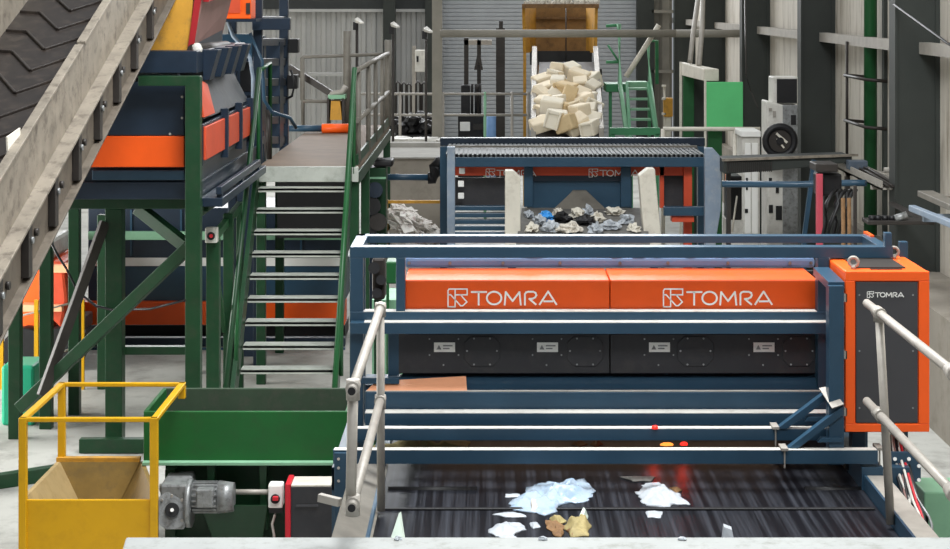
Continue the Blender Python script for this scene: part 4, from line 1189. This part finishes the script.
R(530, 51, 592, 65, 37.4, .1).build('chute_mouth', BLACK, fh)
MB().hull([W(522, 6, 36.7), W(533, 8, 38.0), W(533, 52, 38.0), W(523, 53, 36.7)], [a + Vector((.06, .05, 0)) for a in (W(522, 6, 36.7), W(533, 8, 38.0), W(533, 52, 38.0), W(523, 53, 36.7))]).build('side_wall', YELLOW_OLD, fh)
MB().hull([W(598, 6, 36.7), W(589, 8, 38.0), W(589, 52, 38.0), W(597, 53, 36.7)], [a + Vector((-.06, .05, 0)) for a in (W(598, 6, 36.7), W(589, 8, 38.0), W(589, 52, 38.0), W(597, 53, 36.7))]).build('side_wall', YELLOW_OLD, fh)
MB().R(522, 4, 599, 8, 36.6, .15).build('rim', CARD, fh)
random.seed(9)
mb = MB()
for i in range(26):
    x = 526 + i * 2.8 + random.random() * 2
    mb.blob(W(x, 5, 36.7), (.05 + .05 * random.random(), .06, .06 + .08 * random.random()), i, .5, 1)
q_ = mb.build('settled_dust', DEBRIS, fh)
q_['kind'] = 'stuff'
MB().cyl(W(566, 8, 38.05), W(566, 62, 37.3), .012, 6).build('cord', BLACK, fh)
for x in (523, 594):
    MB().box(wx(x, 37), wx(x + 3, 37), 36.75, 36.9, 0, wz(50, 36.7)).build('leg', YELLOW_OLD, fh)
# foam blocks: rows climbing the chute, then a loose upper layer
random.seed(14)
proto = None
k_ = 0
for row in range(8):
    t0 = .02 + row * .092
    for col in range(5):
        if row == 7 and col in (0, 3):
            continue
        Yb, zb_ = slope(t0)
        x = 541.5 + col * 12.4 + random.uniform(-2, 2) + (3 if row % 2 else -1)
        x = min(max(x, 542), 593)
        Yb += random.uniform(-.1, .1)
        zb_ += random.uniform(.02, .2)
        sx, sy, sz = random.uniform(.12, .21), random.uniform(.12, .18), random.uniform(.08, .17)
        mb = MB()
        a = random.uniform(-.7, .7)
        M = Matrix.Translation((wx(x, Yb), Yb, zb_ + sz)) @ Matrix.Rotation(random.uniform(-.5, .5) + math.atan(.21), 4, 'X') @ Matrix.Rotation(a, 4, 'Z') @ Matrix.Rotation(random.uniform(-.45, .45), 4, 'Y')
        mb.box(-sx, sx, -sy, sy, -sz, sz)
        if k_ % 3 == 1:      # moulded pieces with a recess
            mb.box(-sx, -sx * .7, -sy * 1.25, -sy, -sz, sz).box(sx * .7, sx, -sy * 1.25, -sy, -sz, sz).box(-sx * .7, sx * .7, -sy * 1.25, -sy, sz * .6, sz)
        bmesh.ops.transform(mb.bm, matrix=M, verts=mb.bm.verts)
        mb.thing('foam_block', (FOAM, FOAM_PALE, FOAM_TAN)[(k_ * 7 + row) % 3], 'cream foam block in the heap on the grey chute under the yellow bunker', 'foam', 'foam blocks heaped on the chute', .03)
        k_ += 1
# green ladder stairs at the back right
gs = thing('small_green_stairs', (wx(637, 33), 33, 0), 'small green access stairs with landing right of the foam chute', 'stairs')
MB().bar(W(627, 85, 34.2), W(630, 140, 32.2), .06, .14).build('stringer', GREEN_MID, gs, .005)
MB().bar(W(648, 85, 34.2), W(657, 140, 32.2), .06, .14).build('stringer', GREEN_MID, gs, .005)
for i in range(6):
    Y = 34.1 - i * .34
    y = 88 + i * 10.2
    MB().box(wx(628, Y), wx(651, Y), Y, Y + .2, wz(y, Y) - .04, wz(y, Y)).build('tread', GREEN_PALE, gs)
R(606, 84, 629, 92, 34.4, .8).build('landing', GREEN_MID, gs, .01)
R(628, 82, 648, 88, 34.5, .5).build('landing', GREEN_PALE, gs, .01)
MB().tube([W(619, 24, 34.2), W(620, 84, 34.2), W(627, 136, 32.3)], .045, 8).build('handrail', GREEN_PALE, gs)
MB().tube([W(648, 41, 34.2), W(650, 84, 34.2), W(657, 136, 32.3)], .045, 8).build('handrail', GREEN_PALE, gs)
MB().tube([W(606, 26, 34.3), W(619, 25, 34.3)], .03, 8).build('handrail', GREEN_MID, gs)
MB().tube([W(606, 62, 34.3), W(620, 62, 34.3)], .03, 8).tube([W(608, 45, 34.3), W(619, 62, 34.3)], .02, 8).build('handrail', GREEN_MID, gs)
MB().tube([W(648, 41, 34.25), W(657, 41, 34.6), W(657, 84, 34.6)], .035, 8).build('handrail', GREEN_MID, gs)
for x, Y in ((609, 34.5), (626, 34.6), (648, 34.6), (630, 32.3), (655, 32.3)):
    MB().box(wx(x, Y), wx(x + 3, Y), Y, Y + .1, 0, wz(92 if Y > 33 else 136, Y)).build('leg', GREEN_MID, gs)
R(610, 128, 660, 135, 31.5, .12).build('base_beam', GREEN_MID, gs)
for x in (612, 656):
    MB().RF(x, 134, x + 3, 31.5, .1).build('leg', GREEN_MID, gs)
MB().tube([W(626, 77, 33.9), W(659, 25, 33.9)], .05, 8).thing('cream_diagonal_bar', CREAM, 'cream bar leaning diagonally over the small green stairs', 'bar')
# forklift-like lift mast
fk = thing('lift_mast', (wx(476, 38), 38, 0), 'dark lift truck mast parked before the roller shutter', 'lift truck')
MB().RF(464, 38, 468.5, 38, .12).build('mast_rail', FRAME_DARK, fk)
MB().RF(477, 40, 481, 38, .12).build('mast_rail', FRAME_DARK, fk)
R(464, 40, 492, 45, 38.0, .2).build('head_frame', GALV, fk)
MB().P([(474, 70), (479, 46), (483, 70), (480, 70), (479, 60), (477, 70)], 37.9, .06).build('chain_yoke', FRAME_DARK, fk)
R(461, 85, 470, 115, 37.8, .3).build('hydraulic_block', BLACK, fk, .02)
for x in (472, 476, 480):
    MB().cyl(W(x, 84, 37.8), W(x, 116, 37.8), .03, 8).build('cylinder', BLACK, fk)
MB().RF(458, 115, 486, 37.7, .8).build('chassis', BLACK, fk, .03)
R(460, 122, 470, 131, 37.66, .05).build('lamp_panel', WHITE, fk, .01)
R(473, 124, 484, 130, 37.66, .05).build('dark_grille', FRAME_DARK, fk)
MB().cyl((wx(492, 36.6), 36.6, 0), W(492, 116, 36.6), .15, 16).thing('blue_drum', BLUE_LIGHT, 'blue drum beside the dark post at the back', 'drum')
gr = thing('guard_rail', (wx(450, 34.6), 34.6, 0), 'thin grey guard rail in front of the roller shutter at the back', 'rail')
for y in (94, 115):
    MB().tube([W(352, y, 34.6), W(530, y, 34.6)], .025, 8).build('rail', GALV, gr)
for x in (400, 443, 485, 512, 528):
    MB().cyl((wx(x, 34.6), 34.6, 0), W(x, 92, 34.6), .028, 8).build('post', GREEN_PALE if x == 485 else GALV, gr)
# floodlights on poles
for i, (x, y, Y, lb) in enumerate(((357, 18, 26.3, 'white floodlight on thin pole at the walkway end, leftmost of three'), (393, 22, 30.0, 'white floodlight on thin pole beside the dark column, middle of three'), (426, 27, 32.0, 'white floodlight on thin pole left of the grey column, rightmost of three'))):
    fl_ = thing('floodlight', (wx(x, Y), Y, 0), lb, 'lamp', 'floodlights on poles')
    MB().cyl((wx(x, Y), Y, 0), W(x, y + 2, Y), .022, 8).build('pole', FRAME_DARK, fl_)
    MB().hull([W(x - 3, y + 1, Y), W(x + 1, y - 1, Y), W(x + 2, y + 3, Y), W(x - 2, y + 5, Y)], [W(x + 3, y + 4, Y - .3), W(x + 7, y + 4, Y - .3), W(x + 7, y + 6, Y - .3), W(x + 3, y + 6, Y - .3)]).build('lamp_head', OFFWHITE, fl_, .01)
    R(x - 4, y + 4, x + 1, y + 12, Y - .02, .08).build('bracket', BLACK, fl_)
# white wall box and pallet pile
eb = thing('electrical_box', (wx(420, 44), 44, 0), 'pale grey electrical box on a post left of the grey column', 'box')
R(415, 50, 426, 72, 44.0, .3).build('case', OFFWHITE, eb, .02)
MB().RF(412, 46, 416, 44.1, .15).build('post', GALV, eb)
R(416.5, 56, 418.5, 62, 43.97, .03).build('handle', BLACK, eb)
random.seed(4)
mb = MB()
for i in range(34):
    mb.blob((wx(396 + random.random() * 34, 35.5), 35.2 + random.random(), wz(136, 35.5) + random.random() * .25), (.14, .16, .14), i, .6, 2)
mb.box(wx(394, 35.5), wx(432, 35.5), 35, 36.4, 0, wz(136, 35.5) + .05)
mb.thing('scrap_heap', BLACK, 'heap of black scrap behind the guard rail left of the grey column', 'scrap', kind='stuff')
mb = MB()
for i in range(14):
    mb.blob((wx(392 + random.random() * 40, 33.2), 33.1 + random.random() * .3, wz(141, 33.2)), (.2, .15, .05), i, .5, 2)
mb.box(wx(390, 33.2), wx(436, 33.2), 33, 33.6, 0, wz(140, 33.2))
mb.thing('white_spill', OFFWHITE, 'ridge of white spilled material before the black scrap heap', 'spill', kind='stuff')
for i, x in enumerate((398, 404, 409, 418, 424)):
    MB().tube([(wx(x - 2, 36.6), 36.6, 0), W(x - 2, 84 + i % 3, 36.6), W(x, 81 + i % 3, 36.6), W(x + 2, 84 + i % 3, 36.6), (wx(x + 2, 36.6), 36.6, 0)], .02, 6).thing('hooped_bar', FRAME_DARK, 'dark hooped bar standing in the row behind the guard rail', 'bar', 'row of dark hooped bars')
# yellow container and orange cylinder at the walkway end
yc = thing('yellow_case', tuple(W(336, 120, 25.72)), 'small yellow case in a dark frame at the far end of the walkway', 'case')
MB().hull([W(330, 120, 25.72), W(342, 120, 25.72), W(340, 101, 25.72), W(331, 101, 25.72)], [a + Vector((0, .3, 0)) for a in (W(330, 120, 25.72), W(342, 120, 25.72), W(340, 101, 25.72), W(331, 101, 25.72))]).build('body', YELLOW_OLD, yc)
for x in (328, 343):
    MB().R(x - 1, 98, x + 1, 127.4, 25.7, .3).build('frame_bar', FRAME_DARK, yc)
R(328, 95, 345, 99, 25.7, .3).build('lid', GREEN_PALE, yc)
MB().cyl(W(322, 128.4, 24.6), W(349, 128.4, 24.6), .065, 14).thing('orange_cylinder', ORANGE_HOT, 'orange cylinder lying across the far end of the brown deck', 'cylinder')
MB().cyl(W(285, 128.4, 24.6), W(322, 128.4, 24.6), .045, 12).thing('blue_pipe', BLUE, 'blue pipe leading to the orange cylinder at the walkway end', 'pipe')
MB().bar(W(289, 67, 26.3), W(346, 103, 26.12), .07, .09).build('brace', FRAME_DARK, p)
MB().tube([W(330, 98, 25.8), W(332, 94, 25.8), W(342, 92, 25.8), W(346, 86, 25.8)], .045, 10).build('lever_pipe', GALV, yc)
R(308, 73, 350, 76, 44.5, .3).struct('trim_44', WALL_GREY)

# ================================================================== right side by the wall
gb_ = thing('green_board', (wx(724, 26.5), 26.5, 0), 'bright green square board on posts by the right wall', 'board')
R(706, 82, 743, 130, 26.5, .04).build('board', GREEN_SIGN, gb_, .006)
MB().RF(704.5, 80, 706.5, 26.5, .06).build('post', CREAM, gb_)
MB().RF(740, 130, 742, 26.55, .05).build('post', CREAM, gb_)
MB().RF(708, 131, 722, 26.8, .05).build('lower_panel', GREEN, gb_)
bf = thing('cream_gantry', (wx(695, 28), 28, 0), 'cream gantry with dark green panel left of the bright green board', 'frame')
MB().hull([W(680, 62, 28.6), W(684, 62, 28.6), W(684, 75, 28.6), W(680, 75, 28.6)], [W(704, 69, 26.7), W(719, 69, 26.7), W(719, 81, 26.7), W(704, 81, 26.7)]).build('top_box', CREAM, bf, .01)
MB().RF(680, 62, 682, 28.5, .08).build('post', CREAM, bf)
R(683, 76, 694, 140, 28.3, .05).RF(683, 140, 694, 28.3, .05).build('green_panel', GREEN, bf)
MB().RF(694, 76, 704, 28.4, .04).build('dark_panel', DARK_COL, bf)
MB().tube([W(690, 62, 28), W(693, 35, 28.4), W(698, 0, 29)], .04, 8).tube([W(699, 66, 27.5), W(702, 30, 28), W(703, -10, 28.5)], .04, 8).build('conduit', GALV, bf)
ob = thing('orange_crate', (wx(670, 36), 36, 0), 'small orange crate on a stand right of the green stairs', 'crate')
R(664, 98, 673, 117, 36, .2).build('crate', YELLOW_OLD, ob, .02)
MB().RF(666, 117, 671, 36.05, .1).build('stand', CREAM, ob)
for y in (85, 98, 113):
    R(662, y, 666, y + 2, 36, .1).build('hook', CREAM, ob)
MB().cyl(W(664.5, 86, 36.1), (wx(664.5, 36.1), 36.1, 0), .02, 6).build('rod', CREAM, ob)
cr = thing('low_cream_rail', (wx(700, 25.6), 25.6, 0), 'low cream rail running right towards the white cabinet', 'rail')
MB().tube([W(663, 129, 25.6), W(760, 129, 25.6)], .03, 8).build('rail', CREAM, cr)
for x in (663, 735):
    MB().cyl((wx(x, 25.6), 25.6, 0), W(x, 129, 25.6), .03, 8).build('post', CREAM, cr)
# white cabinet with screen
wc = thing('white_machine_cabinet', (wx(780, 24), 24.3, 0), 'tall white machine cabinet with black screen on top by the right wall', 'cabinet')
MB().hull([(wx(767, 24), 24, 0), (wx(798, 24), 24, 0), (wx(798, 24), 24, wz(105, 24)), (wx(784, 24), 24, wz(105, 24)), (wx(767, 24), 24, wz(101, 24))], [(wx(767, 24), 24.5, 0), (wx(798, 24), 24.5, 0), (wx(798, 24), 24.5, wz(105, 24)), (wx(784, 24), 24.5, wz(105, 24)), (wx(767, 24), 24.5, wz(101, 24))]).build('body', OFFWHITE, wc, .02)
R(783, 105, 798, 300, 23.97, .05).build('side_door', GREYBLUE if False else STEEL, wc, .01)
sc_ = R(773, 77, 798, 104, 24.05, .4).build('screen_case', OFFWHITE, wc, .015)
R(777, 79, 797, 103, 24.03, .03).build('screen', BLACK, sc_)
R(791, 115, 796, 125, 23.96, .03).build('window', BLACK, wc)
for x, y, w, h_ in ((769, 108, 3, 3), (773, 111, 3, 6)):
    R(x, y, x + w, y + h_, 23.98, .03).build('label_plate', GALV, wc)
for x, y, w, h_ in ((769, 178, 3, 8), (776, 181, 3, 12), (769, 205, 4, 8), (776, 206, 6, 14)):
    R(x, y, x + w, y + h_, 23.98, .03).build('slot', BLACK, wc)
hrz = thing('hose_reel', tuple(W(780, 158, 23.5)), 'round black hose reel in front of the white cabinet', 'reel')
pc = W(780, 141, 23.5)
MB().ring(pc, (0, 1, 0), .19, .045, 28, 8).build('rim', BLACK, hrz)
MB().cyl(pc, pc + Vector((0, .12, 0)), .18, 26).build('drum', FRAME_DARK, hrz)
MB().cyl(pc - Vector((0, .03, 0)), pc + Vector((0, .02, 0)), .05, 14).build('hub', BLACK, hrz)
MB().bar(pc + Vector((-.05, -.01, .10)), pc + Vector((.09, -.01, -.02)), .03, .035, (0, 1, 0)).bar(pc + Vector((-.04, -.01, .03)), pc + Vector((.05, -.01, -.09)), .02, .03, (0, 1, 0)).build('spoke', CREAM, hrz)
MB().box(pc.x - .03, pc.x + .03, 23.55, 24.03, pc.z - .03, pc.z + .03).build('wall_bracket', FRAME_DARK, hrz)
wd = thing('white_locker', (wx(750, 25.2), 25.4, 0), 'narrow white locker with pinkish top left of the tall white cabinet', 'locker')
MB().RF(742, 134, 760, 25.0, .6).build('body', OFFWHITE, wd, .015)
R(741, 131, 761, 137, 24.95, .7).build('top', WHITE, wd, .01)
for x in (745, 752):
    R(x, 143, x + 6, 234, 24.97, .04).build('door', WHITE, wd, .01)
R(746, 178, 748, 190, 24.95, .03).build('handle', BLACK, wd)
R(745, 209, 748, 213, 24.95, .03).build('handle', BLACK, wd)
bx2 = thing('black_motor_box', (wx(734, 23), 23, 0), 'black box on a white base right of the pale blue end plate', 'box')
MB().RF(728, 176, 742, 23, .4, wz(220, 23)).build('box', BLACK, bx2, .02)
MB().RF(727, 220, 743, 23, .4, 0).build('base', OFFWHITE, bx2, .01)
R(726, 173, 729, 184, 22.97, .1).build('end_cap', PEACH, bx2)
MB().cyl(W(737, 196, 22.9), W(732, 232, 22.8), .012, 6).build('rod', CREAM, bx2)
rc = thing('side_conveyor', (wx(788, 22), 22.3, 0), 'dark grey green covered side conveyor passing before the white cabinets', 'conveyor')
mb = MB().P([(724, 160), (852, 156), (852, 162), (800, 168), (770, 171), (724, 174)], 22, .6)
mb.build('cover', DARK_COL, rc, .01)
MB().bar(W(722, 160, 21.98), W(858, 155, 21.98), .04, .03).build('edge_rail', FRAME, rc)
mb = MB()
for x in range(727, 772, 2):
    mb.R(x, 162, x + .8, 172, 21.97, .04)
mb.build('cover_rib', FRAME_DARK, rc)
for x in (727, 846):
    MB().RF(x, 170 if x < 800 else 161, x + 4, 22.2, .1).build('leg', FRAME_DARK, rc)
MB().tube([W(722, 184, 21.0), W(796, 184.5, 20.9), W(850, 183, 20.7), W(866, 183, 20.6)], .038, 12).thing('blue_pipe', BLUE, 'long blue horizontal pipe right of the pale blue end plate', 'pipe')
MB().bar(W(804, 238, 21.5), W(814, 160, 21.6), .05, .06).bar(W(804, 238, 21.5), (wx(803, 21.5), 21.5, 0), .05, .06).thing('leaning_blue_strut', BLUE, 'thin blue strut leaning beside the dark column right of the cabinets', 'strut')
rb = thing('red_post_stand', (wx(825, 19.6), 19.7, 0), 'faded red post with dark box by the right wall', 'stand')
MB().RF(817, 174, 823, 19.6, .08).build('post', mat('faded_red_paint', (178, 70, 84), .6, var=.15), rb, .006)
R(818, 174, 842, 196, 19.7, .3).build('box', BLACK, rb, .02)
R(816, 164, 838, 172, 19.6, .4).build('shelf', FRAME_DARK, rb, .01)
MB().RF(824, 196, 841, 19.9, .1).build('back_board', DARK_COL, rb)
random.seed(8)
for i in range(5):
    x = 822 + i * 5
    MB().tube([W(x, 240, 19.3), W(x + 4, 222, 19.3), W(x + random.uniform(2, 12), 204, 19.35), W(x + 10, 194, 19.4), W(x + 14, 190, 19.5)], .022, 8).thing('black_hose', BLACK, 'black hose in the tangle right of the faded red post', 'hose', 'tangled black hoses')
for i, x in enumerate((843, 849)):
    MB().cyl(W(x, 198, 19.0), (wx(x + 2, 19.0), 19.0, 0), .022, 8).thing('broom_handle', CARD, ('left' if i == 0 else 'right') + ' one of two tan handles leaning at the right wall', 'handle')
MB().RF(854, 186, 857, 18.6, .05).thing('thin_dark_post', FRAME_DARK, 'thin dark post right of the tan handles', 'post')
# cable trays, pipes and ladder on the wall
tr = thing('cable_tray', (4.4, 21.5, H - 2.1), 'grey cable tray with clamps along the right wall before the wide dark column', 'cable tray')
MB().box(4.40, 4.62, 20.1, 23.2, H - 2.12, H - 2.10).box(4.40, 4.42, 20.1, 23.2, H - 2.12, H - 2.02).box(4.6, 4.62, 20.1, 23.2, H - 2.12, H - 2.02).build('tray', GALV, tr)
for Y in (20.6, 21.4, 22.2):
    MB().box(4.4, 5.02, Y, Y + .06, H - 2.17, H - 2.12).build('arm', GALV, tr)
R(849, 161, 868, 170, 21.8, .2).build('clamp_block', GREYBLUE, tr, .01)
for k2 in range(3):
    MB().tube([(4.46 + k2 * .05, 20.0, H - 2.07), (4.47 + k2 * .05, 21.5, H - 2.06 + .02 * k2), (4.46 + k2 * .05, 23.2, H - 2.08)], .018, 6).build('cable', FRAME_DARK, tr)
tr2 = thing('cable_tray', (4.35, 17.5, H - 2.0), 'grey cable tray at the right edge in front of the wide dark column', 'cable tray')
MB().box(4.34, 4.5, 14.5, 18.15, H - 1.98, H - 1.92).build('tray', GALV_DULL, tr2, .006)
for Y in (15.2, 17.6):
    MB().box(4.5, 5.02, Y, Y + .06, H - 1.98, H - 1.92).build('arm', FRAME, tr2)
lc = thing('light_blue_channel', (4.2, 17, H - 2.1), 'slim pale blue steel channel at the right edge below the grey cable tray', 'channel')
MB().bar((wx(912, 17.6), 17.6, wz(208, 17.6)), (4.25, 14.2, wz(208, 17.6) + .03), .07, .06).build('channel', PALE_PLATE, lc, .008)
for Y in (15.0, 17.3):
    MB().box(4.2, 5.02, Y, Y + .08, wz(208, 17.6) - .1, wz(208, 17.6) - .03).build('bracket', PALE_PLATE, lc)
ms = thing('valve_shelf', tuple(W(888, 225, 18.2)), 'small dark shelf of black valves on the wide dark column', 'shelf')
MB().box(wx(868, 18.2), 4.53, 18.2, 18.5, wz(225, 18.2), wz(221, 18.2)).build('shelf', FRAME_DARK, ms, .006)
MB().box(4.46, 4.53, 18.4, 19.98, wz(225, 18.2), wz(222, 18.2)).build('arm', FRAME_DARK, ms)
for i, x in enumerate((872, 878, 885, 892)):
    MB().cyl(W(x, 221, 18.3), W(x, 215.5, 18.3), .035, 10).build('valve', BLACK, ms)
MB().cyl(W(895, 219, 18.25), W(907, 215, 18.25), .04, 10).build('pale_valve', STEEL, ms)
MB().cyl(W(884, 170, 20.7) , W(884, 170, 20.7) + Vector((.7, 0, 0)), .03, 8).thing('wall_stub_pipe', GALV, 'short pale stub pipe on the right wall by the cable tray', 'pipe')
gp = MB().cyl((4.9, 23.0, 1.2), (4.9, 23.0, 9.5), .085, 12)
gp.thing('green_downpipe', GREEN, 'tall vertical green pipe on the stained right wall', 'pipe')
ld = thing('wall_ladder', (4.85, 23.8, H - 2.2), 'dark narrow wall ladder left of the green pipe', 'ladder')
MB().cyl((4.78, 23.9, H - 2.1), (4.78, 23.9, H - .55), .02, 8).build('stile', FRAME_DARK, ld)
for z in (H - 1.02, H - 1.62):
    MB().tube([(5.02, 23.95, z), (4.76, 23.95, z + .02), (4.76, 22.6, z + .02), (5.02, 22.6, z)], .022, 8).build('rung', FRAME_DARK, ld)
MB().tube([(4.50, 19.9, H - .05), (4.5, 17.6, H - .42), (4.6, 16.5, H - .6)], .014, 6).tube([(4.6, 16.5, H - .6), (4.7, 15.5, H - .45), (4.9, 14.5, H - .5)], .014, 6).thing('hanging_cable', BLACK, 'thin black cable slung across the wide dark column at top right', 'cable')
MB().tube([W(746, 75, 27), W(751, 92, 27), W(758, 108, 26.6)], .012, 6).tube([W(745, 0, 29), W(746, 75, 27)], .012, 6).thing('hanging_cable', FRAME_DARK, 'thin pale cable hanging between the green board and the white cabinet', 'cable')

MB().tube([W(50, 240, 17.0), W(58, 256, 16.95), W(66, 268, 16.95), W(78, 292, 17.0), W(96, 306, 16.95), W(113, 310, 16.95), W(150, 309, 16.5), W(186, 300, 16.0)], .012, 6).thing('slack_cable', BLACK, 'thin black cable sagging across the green posts at left', 'cable')
MB().hull([(-2.97, 11.2, cz(11.2, .66)), (-2.96, 11.42, cz(11.42, .66)), (-2.97, 11.46, cz(11.46, .90)), (-2.99, 11.22, cz(11.22, .94))], [(-2.98, 11.2, cz(11.2, .66)), (-2.97, 11.42, cz(11.42, .66)), (-2.98, 11.46, cz(11.46, .90)), (-3.0, 11.22, cz(11.22, .94))]).build('loose_flap', CREAM, cv)
random.seed(2)
for x, lb in ((398, 'small white crumb on the white beam at left'), (543, 'small white crumb at the middle of the white beam'), (682, 'small white crumb on the white beam right of the middle')):
    p_ = on_plane(x, 540, BASE)
    MB().blob(p_, (.02, .014, .012), x, .7, 2).thing('plastic_crumb', FILM_WHITE, lb, 'scrap')
